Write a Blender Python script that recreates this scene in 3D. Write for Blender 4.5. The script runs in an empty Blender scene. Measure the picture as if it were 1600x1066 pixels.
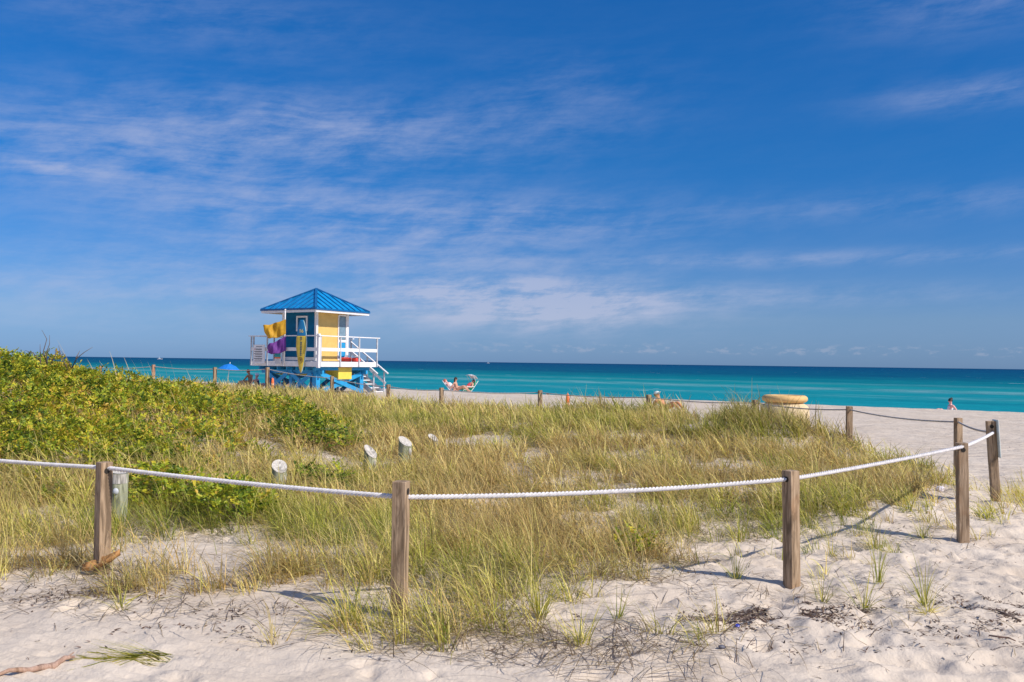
import bpy, bmesh, math, random
import numpy as np
from mathutils import Vector, Matrix
R = math.radians
random.seed(7)
rng = np.random.default_rng(11)
scene = bpy.context.scene
col = scene.collection

# ------------------------------------------------------------------ camera
EYE = 1.6
F = 1400.0                       # focal length in pixels of the 1600 px wide photograph
cam_d = bpy.data.cameras.new("camera"); cam = bpy.data.objects.new("camera", cam_d); col.objects.link(cam)
CAMROT = (Matrix.Rotation(R(91.37), 3, 'X') @ Matrix.Rotation(R(0.764), 3, 'Z'))
cam.matrix_world = Matrix.Translation((0, 0, EYE)) @ CAMROT.to_4x4()
cam_d.sensor_width = 36; cam_d.lens = F / 1600 * 36
cam_d.clip_start = 0.1; cam_d.clip_end = 90000
scene.camera = cam
scene.render.resolution_x = 1024; scene.render.resolution_y = 682

# ------------------------------------------------------------------ light
SUN_DIR = Vector((0.865, -0.50, 0)).normalized()
SUN_EL = R(41)
sd = bpy.data.lights.new("sun", 'SUN'); sd.energy = 4.75; sd.angle = R(0.5); sd.color = (1.0, 0.925, 0.83)
sun = bpy.data.objects.new("sun", sd); col.objects.link(sun)
sv = Vector((SUN_DIR.x * math.cos(SUN_EL), SUN_DIR.y * math.cos(SUN_EL), math.sin(SUN_EL)))
sun.rotation_euler = sv.to_track_quat('Z', 'Y').to_euler()
scene.view_settings.view_transform = 'Standard'; scene.view_settings.look = 'None'
scene.view_settings.exposure = 0.0; scene.view_settings.gamma = 1.0

# small node helper
class NT:
    def __init__(s, tree):
        s.t = tree; s.n = tree.nodes; s.l = tree.links
    def new(s, typ, **kw):
        nd = s.n.new(typ)
        for k, v in kw.items():
            if k.startswith('i_'):
                key = k[2:]
                key = int(key) if key.isdigit() else key.replace('_', ' ')
                inp = nd.inputs[key]
                if isinstance(v, bpy.types.NodeSocket): s.l.new(v, inp)
                else: inp.default_value = v
            else: setattr(nd, k, v)
        return nd
    def math(s, op, a, b=0.0, c=0.0, clamp=False):
        nd = s.n.new('ShaderNodeMath'); nd.operation = op; nd.use_clamp = clamp
        for i, v in enumerate((a, b, c)):
            if isinstance(v, bpy.types.NodeSocket): s.l.new(v, nd.inputs[i])
            else: nd.inputs[i].default_value = v
        return nd.outputs[0]
    def comb(s, x, y, z):
        nd = s.n.new('ShaderNodeCombineXYZ')
        for i, v in enumerate((x, y, z)):
            if isinstance(v, bpy.types.NodeSocket): s.l.new(v, nd.inputs[i])
            else: nd.inputs[i].default_value = v
        return nd.outputs[0]
    def noise(s, vec, scale, detail=5, rough=0.55, dist=0.0):
        nd = s.n.new('ShaderNodeTexNoise'); s.l.new(vec, nd.inputs['Vector'])
        nd.inputs['Scale'].default_value = scale; nd.inputs['Detail'].default_value = detail
        nd.inputs['Roughness'].default_value = rough; nd.inputs['Distortion'].default_value = dist
        return nd.outputs['Fac']
    def ramp(s, fac, stops):
        nd = s.n.new('ShaderNodeValToRGB'); s.l.new(fac, nd.inputs[0])
        e = nd.color_ramp.elements
        while len(e) < len(stops): e.new(0.5)
        for k, (p, c) in enumerate(stops):
            e[k].position = p
            e[k].color = (c, c, c, 1) if isinstance(c, (int, float)) else (*c, 1)
        return nd.outputs[0]
    def mix(s, fac, a, b, mode='MIX'):
        nd = s.n.new('ShaderNodeMix'); nd.data_type = 'RGBA'; nd.blend_type = mode
        for sock, v in ((nd.inputs[0], fac), (nd.inputs[6], a), (nd.inputs[7], b)):
            if isinstance(v, bpy.types.NodeSocket): s.l.new(v, sock)
            elif isinstance(v, (int, float)): sock.default_value = v
            else: sock.default_value = (*v, 1)
        return nd.outputs[2]
    def smooth(s, v, a, b):
        nd = s.n.new('ShaderNodeMapRange'); nd.interpolation_type = 'SMOOTHSTEP'
        s.l.new(v, nd.inputs[0]); nd.inputs[1].default_value = a; nd.inputs[2].default_value = b
        return nd.outputs[0]

# ------------------------------------------------------------------ sky
world = bpy.data.worlds.new("World"); scene.world = world; world.use_nodes = True
W = NT(world.node_tree); W.n.clear()
sky = W.new('ShaderNodeTexSky', sky_type='NISHITA', sun_disc=False, sun_elevation=SUN_EL,
            sun_rotation=math.atan2(SUN_DIR.x, SUN_DIR.y), air_density=1.0, dust_density=0.25, ozone_density=3.0, altitude=0)
tc = W.new('ShaderNodeTexCoord')
nrm = W.new('ShaderNodeVectorMath', operation='NORMALIZE'); W.l.new(tc.outputs['Generated'], nrm.inputs[0])
sep = W.new('ShaderNodeSeparateXYZ'); W.l.new(nrm.outputs[0], sep.inputs[0])
DX, DY, DZ = sep.outputs
AZ = W.math('ARCTAN2', DX, DY); EL = W.math('ARCSINE', DZ)
# low sky deeper blue, as in clear maritime air
lowf = W.smooth(EL, 0.0, 0.42)
tint = W.mix(lowf, (0.41, 0.60, 1.04), (0.27, 0.70, 1.26))
skyc = W.mix(1.0, sky.outputs[0], tint, 'MULTIPLY')
grad = W.ramp(W.math('DIVIDE', EL, 0.4), [(0.0, (.60, .88, 1.22)), (0.12, (.90, 1.02, 1.08)), (0.30, (.58, .97, 1.06)), (0.56, (.42, .99, 1.05)), (1.0, (.46, 1.03, 1.09))])
skyc = W.mix(1.0, skyc, grad, 'MULTIPLY')
# cirrus
wz = W.noise(W.comb(W.math('MULTIPLY', AZ, 2.2), W.math('MULTIPLY', EL, 5.0), 3.1), 1.5, 3)
wz = W.math('MULTIPLY', W.math('SUBTRACT', wz, 0.5), 0.05)
EL2 = W.math('ADD', W.math('ADD', EL, wz), W.math('MULTIPLY', AZ, -0.04))
n1 = W.noise(W.comb(W.math('MULTIPLY', AZ, 2.3), W.math('MULTIPLY', EL2, 21), 0.7), 1.6, 10, 0.66, 0.0)
n2 = W.noise(W.comb(W.math('MULTIPLY', AZ, 7), W.math('MULTIPLY', EL2, 95), 5.3), 1.3, 6, 0.65, 0.0)
n3 = W.noise(W.comb(W.math('ADD', W.math('MULTIPLY', AZ, 10), W.math('MULTIPLY', EL, 9)), W.math('SUBTRACT', W.math('MULTIPLY', EL, 30), W.math('MULTIPLY', AZ, 9)), 9.3), 1.3, 9, 0.66, 0.12)
st = W.math('ADD', W.math('MULTIPLY', n1, 0.44), W.math('ADD', W.math('MULTIPLY', n2, 0.14), W.math('MULTIPLY', n3, 0.42)))
st = W.smooth(st, 0.37, 0.68)
blobs = [(500,205,270,42,.85),(110,262,230,50,.75),(430,300,260,90,.42),(850,478,170,30,2.3),(730,455,120,16,.7),(800,342,250,34,.55),
         (1250,412,330,10,.60),(1210,466,260,14,.65),(1520,50,140,40,.55),(1520,190,110,18,.65),(1440,340,230,18,.42),
         (200,460,420,50,.50),(250,50,250,45,.40),(620,430,300,50,.60),(880,150,130,50,.40),(60,292,60,9,.8),(560,350,330,40,.45)]
acc = None
for (px, py, rx, ry, s_) in blobs:
    a0 = math.atan((px - 800) / F); e0 = math.atan((566 + (px-800)*0.0133 - py) / F)
    da = W.math('DIVIDE', W.math('SUBTRACT', AZ, a0), rx / F); de = W.math('DIVIDE', W.math('SUBTRACT', EL, e0), ry / F)
    q = W.math('ADD', W.math('MULTIPLY', da, da), W.math('MULTIPLY', de, de))
    g = W.math('MULTIPLY', W.math('EXPONENT', W.math('MULTIPLY', q, -0.8)), s_)
    acc = g if acc is None else W.math('ADD', acc, g)
away_fill = W.smooth(W.math('ABSOLUTE', AZ), 0.75, 1.5)
high = W.smooth(EL, 0.55, 1.0)
acc = W.math('ADD', acc, W.math('ADD', 0.03, W.math('MULTIPLY', W.math('MAXIMUM', away_fill, high), 1.5)))  # extra cloud outside the view, added as white fill light
cl = W.math('MULTIPLY', acc, st, clamp=True)
# veil near the horizon and a row of small far puffs
veil = W.math('MULTIPLY', W.math('SUBTRACT', 1.0, W.smooth(EL, 0.0, 0.20)), 0.10)
cl = W.math('ADD', W.math('MULTIPLY', cl, 0.62), veil, clamp=True)
pn = W.smooth(W.noise(W.comb(W.math('MULTIPLY', AZ, 70), W.math('MULTIPLY', EL, 170), 2.2), 1.0, 5, 0.6), 0.50, 0.66)
pe = W.math('MULTIPLY', W.smooth(EL, 0.010, 0.014), W.math('SUBTRACT', 1.0, W.smooth(EL, 0.018, 0.026)))
puff = W.math('MULTIPLY', W.math('MULTIPLY', pn, pe), W.math('MULTIPLY', W.smooth(AZ, -0.2, 0.1), 0.26))
cl_white = W.mix(lowf, (6.2, 6.6, 8.6), (4.6, 5.4, 8.2))
skyc = W.mix(cl, skyc, cl_white)
skyc = W.mix(puff, skyc, (6.0, 6.2, 7.6))
bg = W.new('ShaderNodeBackground'); W.l.new(skyc, bg.inputs[0]); bg.inputs[1].default_value = 0.085
wo = W.new('ShaderNodeOutputWorld'); W.l.new(bg.outputs[0], wo.inputs[0])

# ------------------------------------------------------------------ numeric helpers
def ray(px, py):
    v = CAMROT @ Vector(((px - 800) / F, -(py - 533) / F, -1)); return v
def at(px, py, d):
    v = ray(px, py); t = d / v.y
    return Vector((v.x * t, d, EYE + v.z * t))
def hash2(ix, iy, seed):
    h = (ix.astype(np.int64) * 374761393 + iy.astype(np.int64) * 668265263 + seed * 974711) & 0xffffffff
    h = ((h ^ (h >> 13)) * 1274126177) & 0xffffffff
    h = (h ^ (h >> 16)) & 0xffffffff
    return h / 4294967295.0
def vnoise(x, y, seed=0):
    x = np.asarray(x, float); y = np.asarray(y, float)
    ix = np.floor(x); iy = np.floor(y); fx = x - ix; fy = y - iy
    fx = fx*fx*fx*(fx*(fx*6-15)+10); fy = fy*fy*fy*(fy*(fy*6-15)+10)
    ix = ix.astype(np.int64); iy = iy.astype(np.int64)
    a = hash2(ix, iy, seed); b = hash2(ix+1, iy, seed); c = hash2(ix, iy+1, seed); d = hash2(ix+1, iy+1, seed)
    return (a*(1-fx)+b*fx)*(1-fy) + (c*(1-fx)+d*fx)*fy
def fbm(x, y, seed=0, oct=4, gain=0.5):
    s = 0; a = 1; t = 0
    for k in range(oct):
        s = s + a*vnoise(x*2**k + 17.3*k, y*2**k - 9.1*k, seed+k); t += a; a *= gain
    return s/t
def sm(t):
    t = np.clip(t, 0, 1); return t*t*(3-2*t)
SN = (0.57, 0.82)          # seaward direction
def pdist(x, y, poly):
    """signed distance to polygon, positive inside"""
    x = np.asarray(x, float); y = np.asarray(y, float)
    d = np.full(x.shape, 1e9); ins = np.zeros(x.shape, bool); n = len(poly)
    for i in range(n):
        ax, ay = poly[i]; bx, by = poly[(i+1) % n]
        ex, ey = bx-ax, by-ay; wx, wy = x-ax, y-ay
        t = np.clip((wx*ex+wy*ey)/(ex*ex+ey*ey), 0, 1)
        d = np.minimum(d, np.hypot(wx-ex*t, wy-ey*t))
        c = ((ay > y) != (by > y)) & (x < (bx-ax)*(y-ay)/((by-ay) if by != ay else 1e-9)+ax)
        ins ^= c
    return np.where(ins, d, -d)
GRASS = [(-30,12),(-12,9.5),(-8,7.7),(-5,6.5),(-3.5,5.95),(-2.5,5.72),(-1.9,5.75),(-1.5,6.0),(-1.05,5.85),(-.78,5.1),(-.3,4.92),(.25,5.1),(.6,5.6),(.95,6.1),(1.5,6.6),(2.1,7.3),(3.1,8.3),
         (4.3,9.35),(5.4,10.7),(6.4,12.4),(6.9,14.0),(6.5,17),(5.9,20),(3.7,22.6),(.9,25.2),(-2,26.6),(-4,28),(-6,29.4),(-8.5,31),(-10.5,32),(-13,33),(-16,34.3),(-22,36.5),(-30,38)]
LEAFY = [(-30,11),(-12,9.6),(-5.7,9.6),(-4.5,9.0),(-3.9,10.3),(-3.3,12.5),(-4.6,13.6),(-4.2,15.2),(-2.9,15.6),(-3.0,17.8),(-5.6,18.4),(-7.4,18.4),(-10,19),(-16,19),(-30,17)]
PATCH = [(2.95,13.0,.9,1.0),(-.5,16.2,.8,.9),(-2.35,7.35,.75,.8),(1.9,7.7,.6,.5),(-.2,10.0,.35,.4),(.9,9.2,.4,.4),(2.9,10.6,.6,.5),(-3.9,7.2,.35,.3),(.4,14.2,.5,.5),(.1,12.2,.35,.5),(3.6,18,.8,.7)]
PR = np.random.default_rng(5)
PITS = np.stack([PR.uniform(-4.5, 7.5, 1200), PR.uniform(3.9, 11.5, 1200), PR.uniform(.035, .105, 1200), PR.uniform(0, 3.14, 1200), PR.uniform(.006, .024, 1200)], 1)
PITS = PITS[(PITS[:, 0] > .4+.25*PR.normal(0, 1, 1200)) | (PR.uniform(0, 1, 1200) < .30)]
def pits(x, y):
    z = np.zeros(x.shape)
    if x.max() < -6 or x.min() > 9: return z
    for cx, cy, r_, a_, dp in PITS:
        m = (np.abs(x-cx) < r_*3.2) & (np.abs(y-cy) < r_*3.2)
        if not m.any(): continue
        u = ((x[m]-cx)*math.cos(a_)+(y[m]-cy)*math.sin(a_))/(r_*1.35); v = (-(x[m]-cx)*math.sin(a_)+(y[m]-cy)*math.cos(a_))/(r_*.8)
        q = np.sqrt(u*u+v*v); z[m] += dp*(-np.exp(-(q**3))+.42*np.exp(-((q-1.35)/.38)**2))
    return z
def terrain(x, y, fine=True):
    x = np.asarray(x, float); y = np.asarray(y, float)
    s = SN[0]*x + SN[1]*y
    z = 1.25*sm((-x-1.0)/9.0)*sm((y-7.0)/7.0)*(1-0.60*sm((y-14.0)/9.5))
    z = z*(1-sm((pdist(x, y, GRASS)*-1.0 - 0.3)/4.5)*np.where(y > 20, 1, 0))
    z = z + 0.10*sm((y-8)/5)*sm((24-y)/6)*sm((x+3)/4)*sm((7-x)/2)
    z = z + 0.24*sm((y-14)/6)*sm((x+9)/5)*sm((pdist(x, y, GRASS)+1.3)/1.6)
    z = z + 0.15*np.exp(-((x-2.9)/1.9)**2-((y-21.6)/1.5)**2)
    z = z + 0.20*np.exp(-((x-4.9)/1.5)**2-((y-17.6)/1.6)**2)
    z = z + 0.05*np.exp(-((x+.8)/1.6)**2-((y-6.6)/.9)**2) + 0.10*np.exp(-((x-3.6)/1.6)**2-((y-9.6)/1.1)**2)
    z = z - 1.9*sm((s-38.0)/10.0) - 3.5*sm((s-47)/60)
    if fine:
        near = sm((16-y)/6)
        near = near*(1-.72*np.exp(-((x-1.55)/.62)**4-((y-6.9)/.42)**4))*(1-.8*np.exp(-((x+1.25)/.6)**4-((y-5.8)/.35)**4))*(1-.6*np.exp(-((x-3.7)/.7)**4-((y-8.45)/.4)**4))
        w = 0.12*(fbm(x*.9, y*.9, 5, 3)-.5)
        # trodden sand: pits with soft rims
        n = fbm(x*3.4+.3*y, y*3.6, 21, 4, .5)
        n2 = fbm(x*7.0, y*8.0, 33, 3, .55)
        rid = 1-np.abs(2*fbm(x*2.3, y*3.3, 55, 2)-1)
        amp = 0.35+0.65*sm((x-.2)/2.0)
        z = z + near*(w*0.5 + amp*(0.060*(n-.5) + 0.042*(n2-.5) + 0.024*(fbm(x*15, y*17, 35, 3, .6)-.5) + 0.042*(sm(rid*1.35-.35)-.5)))
        z = z + near*1.25*pits(x, y)
        # combed tracks on the left foreground
        tr = np.sin((x*0.80+y*1.9)*34+6*fbm(x*1.3, y*1.3, 8, 2))
        z = z + near*(1-sm((x-.2)/.8))*sm((5.9-y)/.6)*0.0075*tr*(.3+1.2*fbm(x*2.1, y*2.1, 9, 2))
        far = sm((y-12)/6)*(1-sm((s-37)/2))
        z = z + far*(0.05*(fbm(x*1.2, y*1.5, 71, 3)-.5))
    return z
def tz(x, y): return float(terrain(np.array([x]), np.array([y]))[0])
def gnd(px, py):
    lo, hi = 2.0, 60.0
    v = ray(px, py)
    ds = np.linspace(2, 60, 3000); xs = v.x*ds/v.y; zs = EYE+v.z*ds/v.y
    h = terrain(xs, ds) - zs
    k = np.argmax(h > 0); return Vector((xs[k], ds[k], float(terrain(xs[k:k+1], ds[k:k+1])[0])))

# ------------------------------------------------------------------ object helpers
def tag(o, label=None, cat=None, group=None, kind=None):
    if label: o['label'] = label
    if cat: o['category'] = cat
    if group: o['group'] = group
    if kind: o['kind'] = kind
    return o
def empty(name, loc, rz=0.0, label=None, cat=None, group=None):
    o = bpy.data.objects.new(name, None); col.objects.link(o); o.location = loc; o.rotation_euler = (0, 0, rz)
    o.empty_display_size = .2
    return tag(o, label, cat, group)
class MB:
    def __init__(s): s.bm = bmesh.new(); s.bev = 0
    def box(s, c, size, M=None):
        m = Matrix.Translation(c) @ (M.to_4x4() if M else Matrix()) @ Matrix.Diagonal((*size, 1))
        bmesh.ops.create_cube(s.bm, size=1, matrix=m); return s
    def beam(s, p0, p1, w, h):
        p0, p1 = Vector(p0), Vector(p1); d = p1-p0; L = d.length
        z = d.normalized(); up = Vector((0, 0, 1)) if abs(z.z) < .95 else Vector((0, 1, 0))
        x = up.cross(z).normalized(); y = z.cross(x)
        M = Matrix((x, y, z)).transposed()
        return s.box((p0+p1)/2, (w, h, L), M)
    def tube(s, pts, r, n=8, caps=True):
        pts = [Vector(p) for p in pts]; rs = r if isinstance(r, (list, tuple)) else [r]*len(pts)
        rings = []; prev = None
        for i, p in enumerate(pts):
            d = (pts[min(i+1, len(pts)-1)]-pts[max(i-1, 0)]).normalized()
            if prev is None:
                a = Vector((0, 0, 1)) if abs(d.z) < .9 else Vector((1, 0, 0)); u = a.cross(d).normalized()
            else: u = (prev - d*prev.dot(d)).normalized()
            prev = u; v = d.cross(u)
            rings.append([s.bm.verts.new(p+(u*math.cos(2*math.pi*k/n)+v*math.sin(2*math.pi*k/n))*rs[i]) for k in range(n)])
        for a, b in zip(rings, rings[1:]):
            for k in range(n): s.bm.faces.new((a[k], a[(k+1) % n], b[(k+1) % n], b[k]))
        if caps:
            s.bm.faces.new(rings[0][::-1]); s.bm.faces.new(rings[-1])
        return s
    def lathe(s, prof, n=32, c=(0, 0, 0)):
        rings = [[s.bm.verts.new((c[0]+r*math.cos(2*math.pi*k/n), c[1]+r*math.sin(2*math.pi*k/n), c[2]+z)) for k in range(n)] for r, z in prof]
        for a, b in zip(rings, rings[1:]):
            for k in range(n): s.bm.faces.new((a[k], a[(k+1) % n], b[(k+1) % n], b[k]))
        if prof[0][0] > 1e-4: s.bm.faces.new(rings[0][::-1])
        if prof[-1][0] > 1e-4: s.bm.faces.new(rings[-1])
        return s
    def poly(s, pts, faces):
        vs = [s.bm.verts.new(p) for p in pts]
        for f in faces: s.bm.faces.new([vs[i] for i in f])
        return s
    def sphere(s, c, r, M=None, seg=12):
        m = Matrix.Translation(c) @ (M.to_4x4() if M else Matrix()) @ Matrix.Diagonal((*(r if hasattr(r, '__len__') else (r,)*3), 1))
        bmesh.ops.create_uvsphere(s.bm, u_segments=seg, v_segments=max(6, seg//2+2), radius=1, matrix=m); return s
    def build(s, name, mat, parent=None, bevel=0.0, smooth=False, segs=2):
        me = bpy.data.meshes.new(name)
        bmesh.ops.recalc_face_normals(s.bm, faces=s.bm.faces)
        s.bm.to_mesh(me); s.bm.free()
        me.materials.append(mat)
        if smooth: me.polygons.foreach_set('use_smooth', [True]*len(me.polygons))
        o = bpy.data.objects.new(name, me); col.objects.link(o)
        if parent: o.parent = parent
        if bevel:
            m = o.modifiers.new('bevel', 'BEVEL'); m.width = bevel; m.segments = segs; m.limit_method = 'ANGLE'
        return o
def np_mesh(name, V, quads, mat, colors=None, parent=None, smooth=True):
    me = bpy.data.meshes.new(name)
    V = np.asarray(V, np.float32).reshape(-1, 3); Q = np.asarray(quads, np.int32).reshape(-1, 4)
    me.vertices.add(len(V)); me.vertices.foreach_set('co', V.ravel())
    me.loops.add(Q.size); me.loops.foreach_set('vertex_index', Q.ravel())
    me.polygons.add(len(Q)); me.polygons.foreach_set('loop_start', np.arange(0, Q.size, 4, dtype=np.int32))
    me.polygons.foreach_set('use_smooth', np.full(len(Q), smooth))
    me.update(calc_edges=True)
    if colors is not None:
        a = me.color_attributes.new('tone', 'FLOAT_COLOR', 'POINT')
        C = np.ones((len(V), 4), np.float32); C[:, :3] = colors; a.data.foreach_set('color', C.ravel())
    me.materials.append(mat)
    o = bpy.data.objects.new(name, me); col.objects.link(o)
    if parent: o.parent = parent
    return o
def copy_tree(o, parent=None):
    c = o.copy(); col.objects.link(c); c.parent = parent
    for ch in [k for k in bpy.data.objects if k.parent == o and k != c]: copy_tree(ch, c)
    return c

# ------------------------------------------------------------------ materials
def mat(name):
    m = bpy.data.materials.new(name); m.use_nodes = True; t = NT(m.node_tree)
    b = t.n['Principled BSDF']; return m, t, b
def plain(name, c, rough=0.6, var=0.12, scale=6.0, bump=0.15, metal=0.0, spec=0.4):
    m, t, b = mat(name)
    co = t.new('ShaderNodeTexCoord').outputs['Object']
    n = t.noise(co, scale, 6, 0.6)
    n2 = t.noise(co, scale*7, 4, 0.6)
    dk = tuple(x*(1-var*1.6) for x in c); lt = tuple(min(1, x*(1+var)) for x in c)
    cc = t.mix(t.smooth(n, .3, .7), dk, lt)
    cc = t.mix(t.math('MULTIPLY', t.smooth(n2, .55, .75), var), cc, tuple(x*.55 for x in c))
    t.l.new(cc, b.inputs['Base Color']); b.inputs['Roughness'].default_value = rough
    b.inputs['Metallic'].default_value = metal; b.inputs['Specular IOR Level'].default_value = spec
    bp = t.new('ShaderNodeBump', i_Strength=bump, i_Distance=0.01); t.l.new(n2, bp.inputs['Height']); t.l.new(bp.outputs[0], b.inputs['Normal'])
    return m
def wood(name, a, b_, stain=None):
    m, t, b = mat(name)
    oi = t.new('ShaderNodeObjectInfo').outputs['Random']
    co = t.new('ShaderNodeTexCoord').outputs['Object']
    sp = t.new('ShaderNodeSeparateXYZ'); t.l.new(co, sp.inputs[0])
    off = t.math('MULTIPLY', oi, 13.0)
    v = t.comb(t.math('ADD', sp.outputs[0], off), sp.outputs[1], t.math('MULTIPLY', sp.outputs[2], 0.055))
    g = t.noise(v, 62, 6, 0.65, 0.6)
    g2 = t.noise(t.comb(t.math('ADD', sp.outputs[0], off), sp.outputs[1], t.math('MULTIPLY', sp.outputs[2], 0.16)), 15, 4, 0.6, 1.2)
    c = t.mix(t.smooth(g, .32, .68), a, b_)
    c = t.mix(t.math('MULTIPLY', t.smooth(g2, .46, .66), .75), c, tuple(x*.36 for x in a))
    big = t.noise(t.comb(sp.outputs[0], sp.outputs[1], t.math('ADD', sp.outputs[2], off)), 5, 2)
    c = t.mix(t.math('MULTIPLY', t.smooth(big, .55, .75), .5), c, stain or (0.36, 0.20, 0.10))
    t.l.new(c, b.inputs['Base Color']); b.inputs['Roughness'].default_value = .85; b.inputs['Specular IOR Level'].default_value = .2
    bp = t.new('ShaderNodeBump', i_Strength=.6, i_Distance=0.006); t.l.new(g, bp.inputs['Height']); t.l.new(bp.outputs[0], b.inputs['Normal'])
    return m
def foliage(name, trans=0.35, rough=0.55):
    m, t, b = mat(name)
    a = t.new('ShaderNodeAttribute', attribute_name='tone').outputs['Color']
    t.l.new(a, b.inputs['Base Color']); b.inputs['Roughness'].default_value = rough; b.inputs['Specular IOR Level'].default_value = .3
    tr = t.new('ShaderNodeBsdfTranslucent'); t.l.new(a, tr.inputs[0])
    mx = t.new('ShaderNodeMixShader'); mx.inputs[0].default_value = trans
    t.l.new(b.outputs[0], mx.inputs[1]); t.l.new(tr.outputs[0], mx.inputs[2])
    t.l.new(mx.outputs[0], t.n['Material Output'].inputs[0])
    return m
def sand_mat():
    m, t, b = mat('sand')
    co = t.new('ShaderNodeNewGeometry').outputs['Position']
    sp = t.new('ShaderNodeSeparateXYZ'); t.l.new(co, sp.inputs[0])
    n1 = t.noise(co, 0.8, 5, .6); n2 = t.noise(co, 9, 5, .6); n3 = t.noise(co, 160, 3, .7)
    c = t.mix(t.smooth(n1, .3, .7), (0.61, 0.51, 0.405), (0.68, 0.585, 0.48))
    c = t.mix(t.math('MULTIPLY', t.smooth(n2, .55, .8), .35), c, (0.46, 0.37, 0.29))
    c = t.mix(t.math('MULTIPLY', t.smooth(n3, .60, .75), .30), c, (0.30, 0.22, 0.16))
    s = t.math('ADD', t.math('MULTIPLY', sp.outputs[0], SN[0]), t.math('MULTIPLY', sp.outputs[1], SN[1]))
    sn = t.math('ADD', s, t.math('MULTIPLY', t.noise(co, .3, 3), 2.0))
    wet = t.smooth(sn, 42.0, 44.0)
    c = t.mix(wet, c, (0.30, 0.24, 0.18))
    t.l.new(c, b.inputs['Base Color']); b.inputs['Roughness'].default_value = .95; b.inputs['Specular IOR Level'].default_value = .1
    rk = t.noise(t.comb(t.math('MULTIPLY', sp.outputs[0], .35), sp.outputs[1], 0.0), 4.5, 4, .6)
    far = t.smooth(sp.outputs[1], 9, 14)
    h = t.math('ADD', t.math('MULTIPLY', n2, .5), t.math('MULTIPLY', n3, .06))
    h = t.math('ADD', h, t.math('MULTIPLY', t.noise(co, 34, 4, .6), .22))
    h = t.math('ADD', h, t.math('MULTIPLY', t.math('MULTIPLY', rk, far), 5.5))
    bp = t.new('ShaderNodeBump', i_Strength=.9, i_Distance=0.035); t.l.new(h, bp.inputs['Height']); t.l.new(bp.outputs[0], b.inputs['Normal'])
    return m
def sea_mat():
    m, t, b = mat('sea_water')
    co = t.new('ShaderNodeNewGeometry').outputs['Position']
    sp = t.new('ShaderNodeSeparateXYZ'); t.l.new(co, sp.inputs[0])
    X, Y = sp.outputs[0], sp.outputs[1]
    s = t.math('ADD', t.math('MULTIPLY', X, SN[0]), t.math('MULTIPLY', Y, SN[1]))
    l = t.math('SUBTRACT', t.math('MULTIPLY', X, SN[1]), t.math('MULTIPLY', Y, SN[0]))
    wob = t.noise(t.comb(t.math('MULTIPLY', l, .25), s, 0), .022, 4, .6)
    s2 = t.math('ADD', s, t.math('MULTIPLY', t.math('SUBTRACT', wob, .5), 90))
    lg = t.math('LOGARITHM', t.math('MAXIMUM', s2, 10), 10.0)
    f = t.new('ShaderNodeMapRange'); t.l.new(lg, f.inputs[0]); f.inputs[1].default_value = 1.5; f.inputs[2].default_value = 3.5
    base = t.ramp(f.outputs[0], [(0.0, (.03, .32, .32)), (0.16, (.006, .245, .30)), (0.29, (.003, .225, .255)), (0.36, (.001, .165, .21)), (0.45, (.0005, .078, .155)), (0.7, (.0005, .055, .145)), (1.0, (.0005, .040, .125))])
    pat = t.noise(t.comb(t.math('MULTIPLY', l, .55), s, 0), .09, 8, .75)
    base = t.mix(t.math('MULTIPLY', t.smooth(pat, .50, .72), .42), base, (.0, .060, .13))
    gl = t.noise(t.comb(t.math('MULTIPLY', l, .55), s, 4.0), .055, 7, .7)
    base = t.mix(t.math('MULTIPLY', t.smooth(gl, .55, .75), t.math('MULTIPLY', t.math('SUBTRACT', 1.0, t.smooth(s, 150, 320)), .45)), base, (.03, .36, .34))
    chop = t.noise(t.comb(t.math('MULTIPLY', l, .42), s, 7.0), .34, 7, .75)
    base = t.mix(t.math('MULTIPLY', t.smooth(chop, .47, .68), .45), base, (.012, .24, .33))
    # low broken crests lie in lines parallel to the shore
    fn = t.noise(t.comb(t.math('MULTIPLY', l, .25), s, 0), .55, 6, .65)
    bars = None
    for c0, w0, a0 in ((109, 7, .34), (84, 4, .14), (140, 8, .12), (46, 1.6, .5)):
        sw = t.math('ADD', s, t.math('MULTIPLY', t.math('SUBTRACT', t.noise(t.comb(l, 0, c0), .02, 3), .5), 10 if c0 > 60 else 2))
        q = t.math('DIVIDE', t.math('SUBTRACT', sw, c0), w0)
        g = t.math('MULTIPLY', t.math('EXPONENT', t.math('MULTIPLY', t.math('MULTIPLY', q, q), -1)), a0)
        bars = g if bars is None else t.math('ADD', bars, g)
    fo = t.math('MULTIPLY', bars, t.smooth(fn, .40, .66), clamp=True)
    base = t.mix(fo, base, (.62, .72, .74))
    wc = t.smooth(t.noise(t.comb(t.math('MULTIPLY', l, .35), s, 1.0), .42, 3, .5), .745, .775)
    base = t.mix(t.math('MULTIPLY', wc, .7), base, (.75, .8, .8))
    t.l.new(base, b.inputs['Base Color']); b.inputs['Roughness'].default_value = .22; b.inputs['IOR'].default_value = 1.33
    w1 = t.noise(t.comb(t.math('MULTIPLY', l, .45), s, 0), .35, 5, .6); w2 = t.noise(t.comb(t.math('MULTIPLY', l, .5), s, 0), 1.6, 4, .6)
    w3 = t.noise(t.comb(t.math('MULTIPLY', l, .3), s, 0), .06, 3, .6)
    h = t.math('ADD', t.math('MULTIPLY', w1, 1.0), t.math('ADD', t.math('MULTIPLY', w2, .28), t.math('MULTIPLY', w3, 2.5)))
    bp = t.new('ShaderNodeBump', i_Strength=1.0, i_Distance=0.55); t.l.new(h, bp.inputs['Height'])
    df = t.new('ShaderNodeBsdfDiffuse'); t.l.new(base, df.inputs[0]); t.l.new(bp.outputs[0], df.inputs['Normal'])
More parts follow.
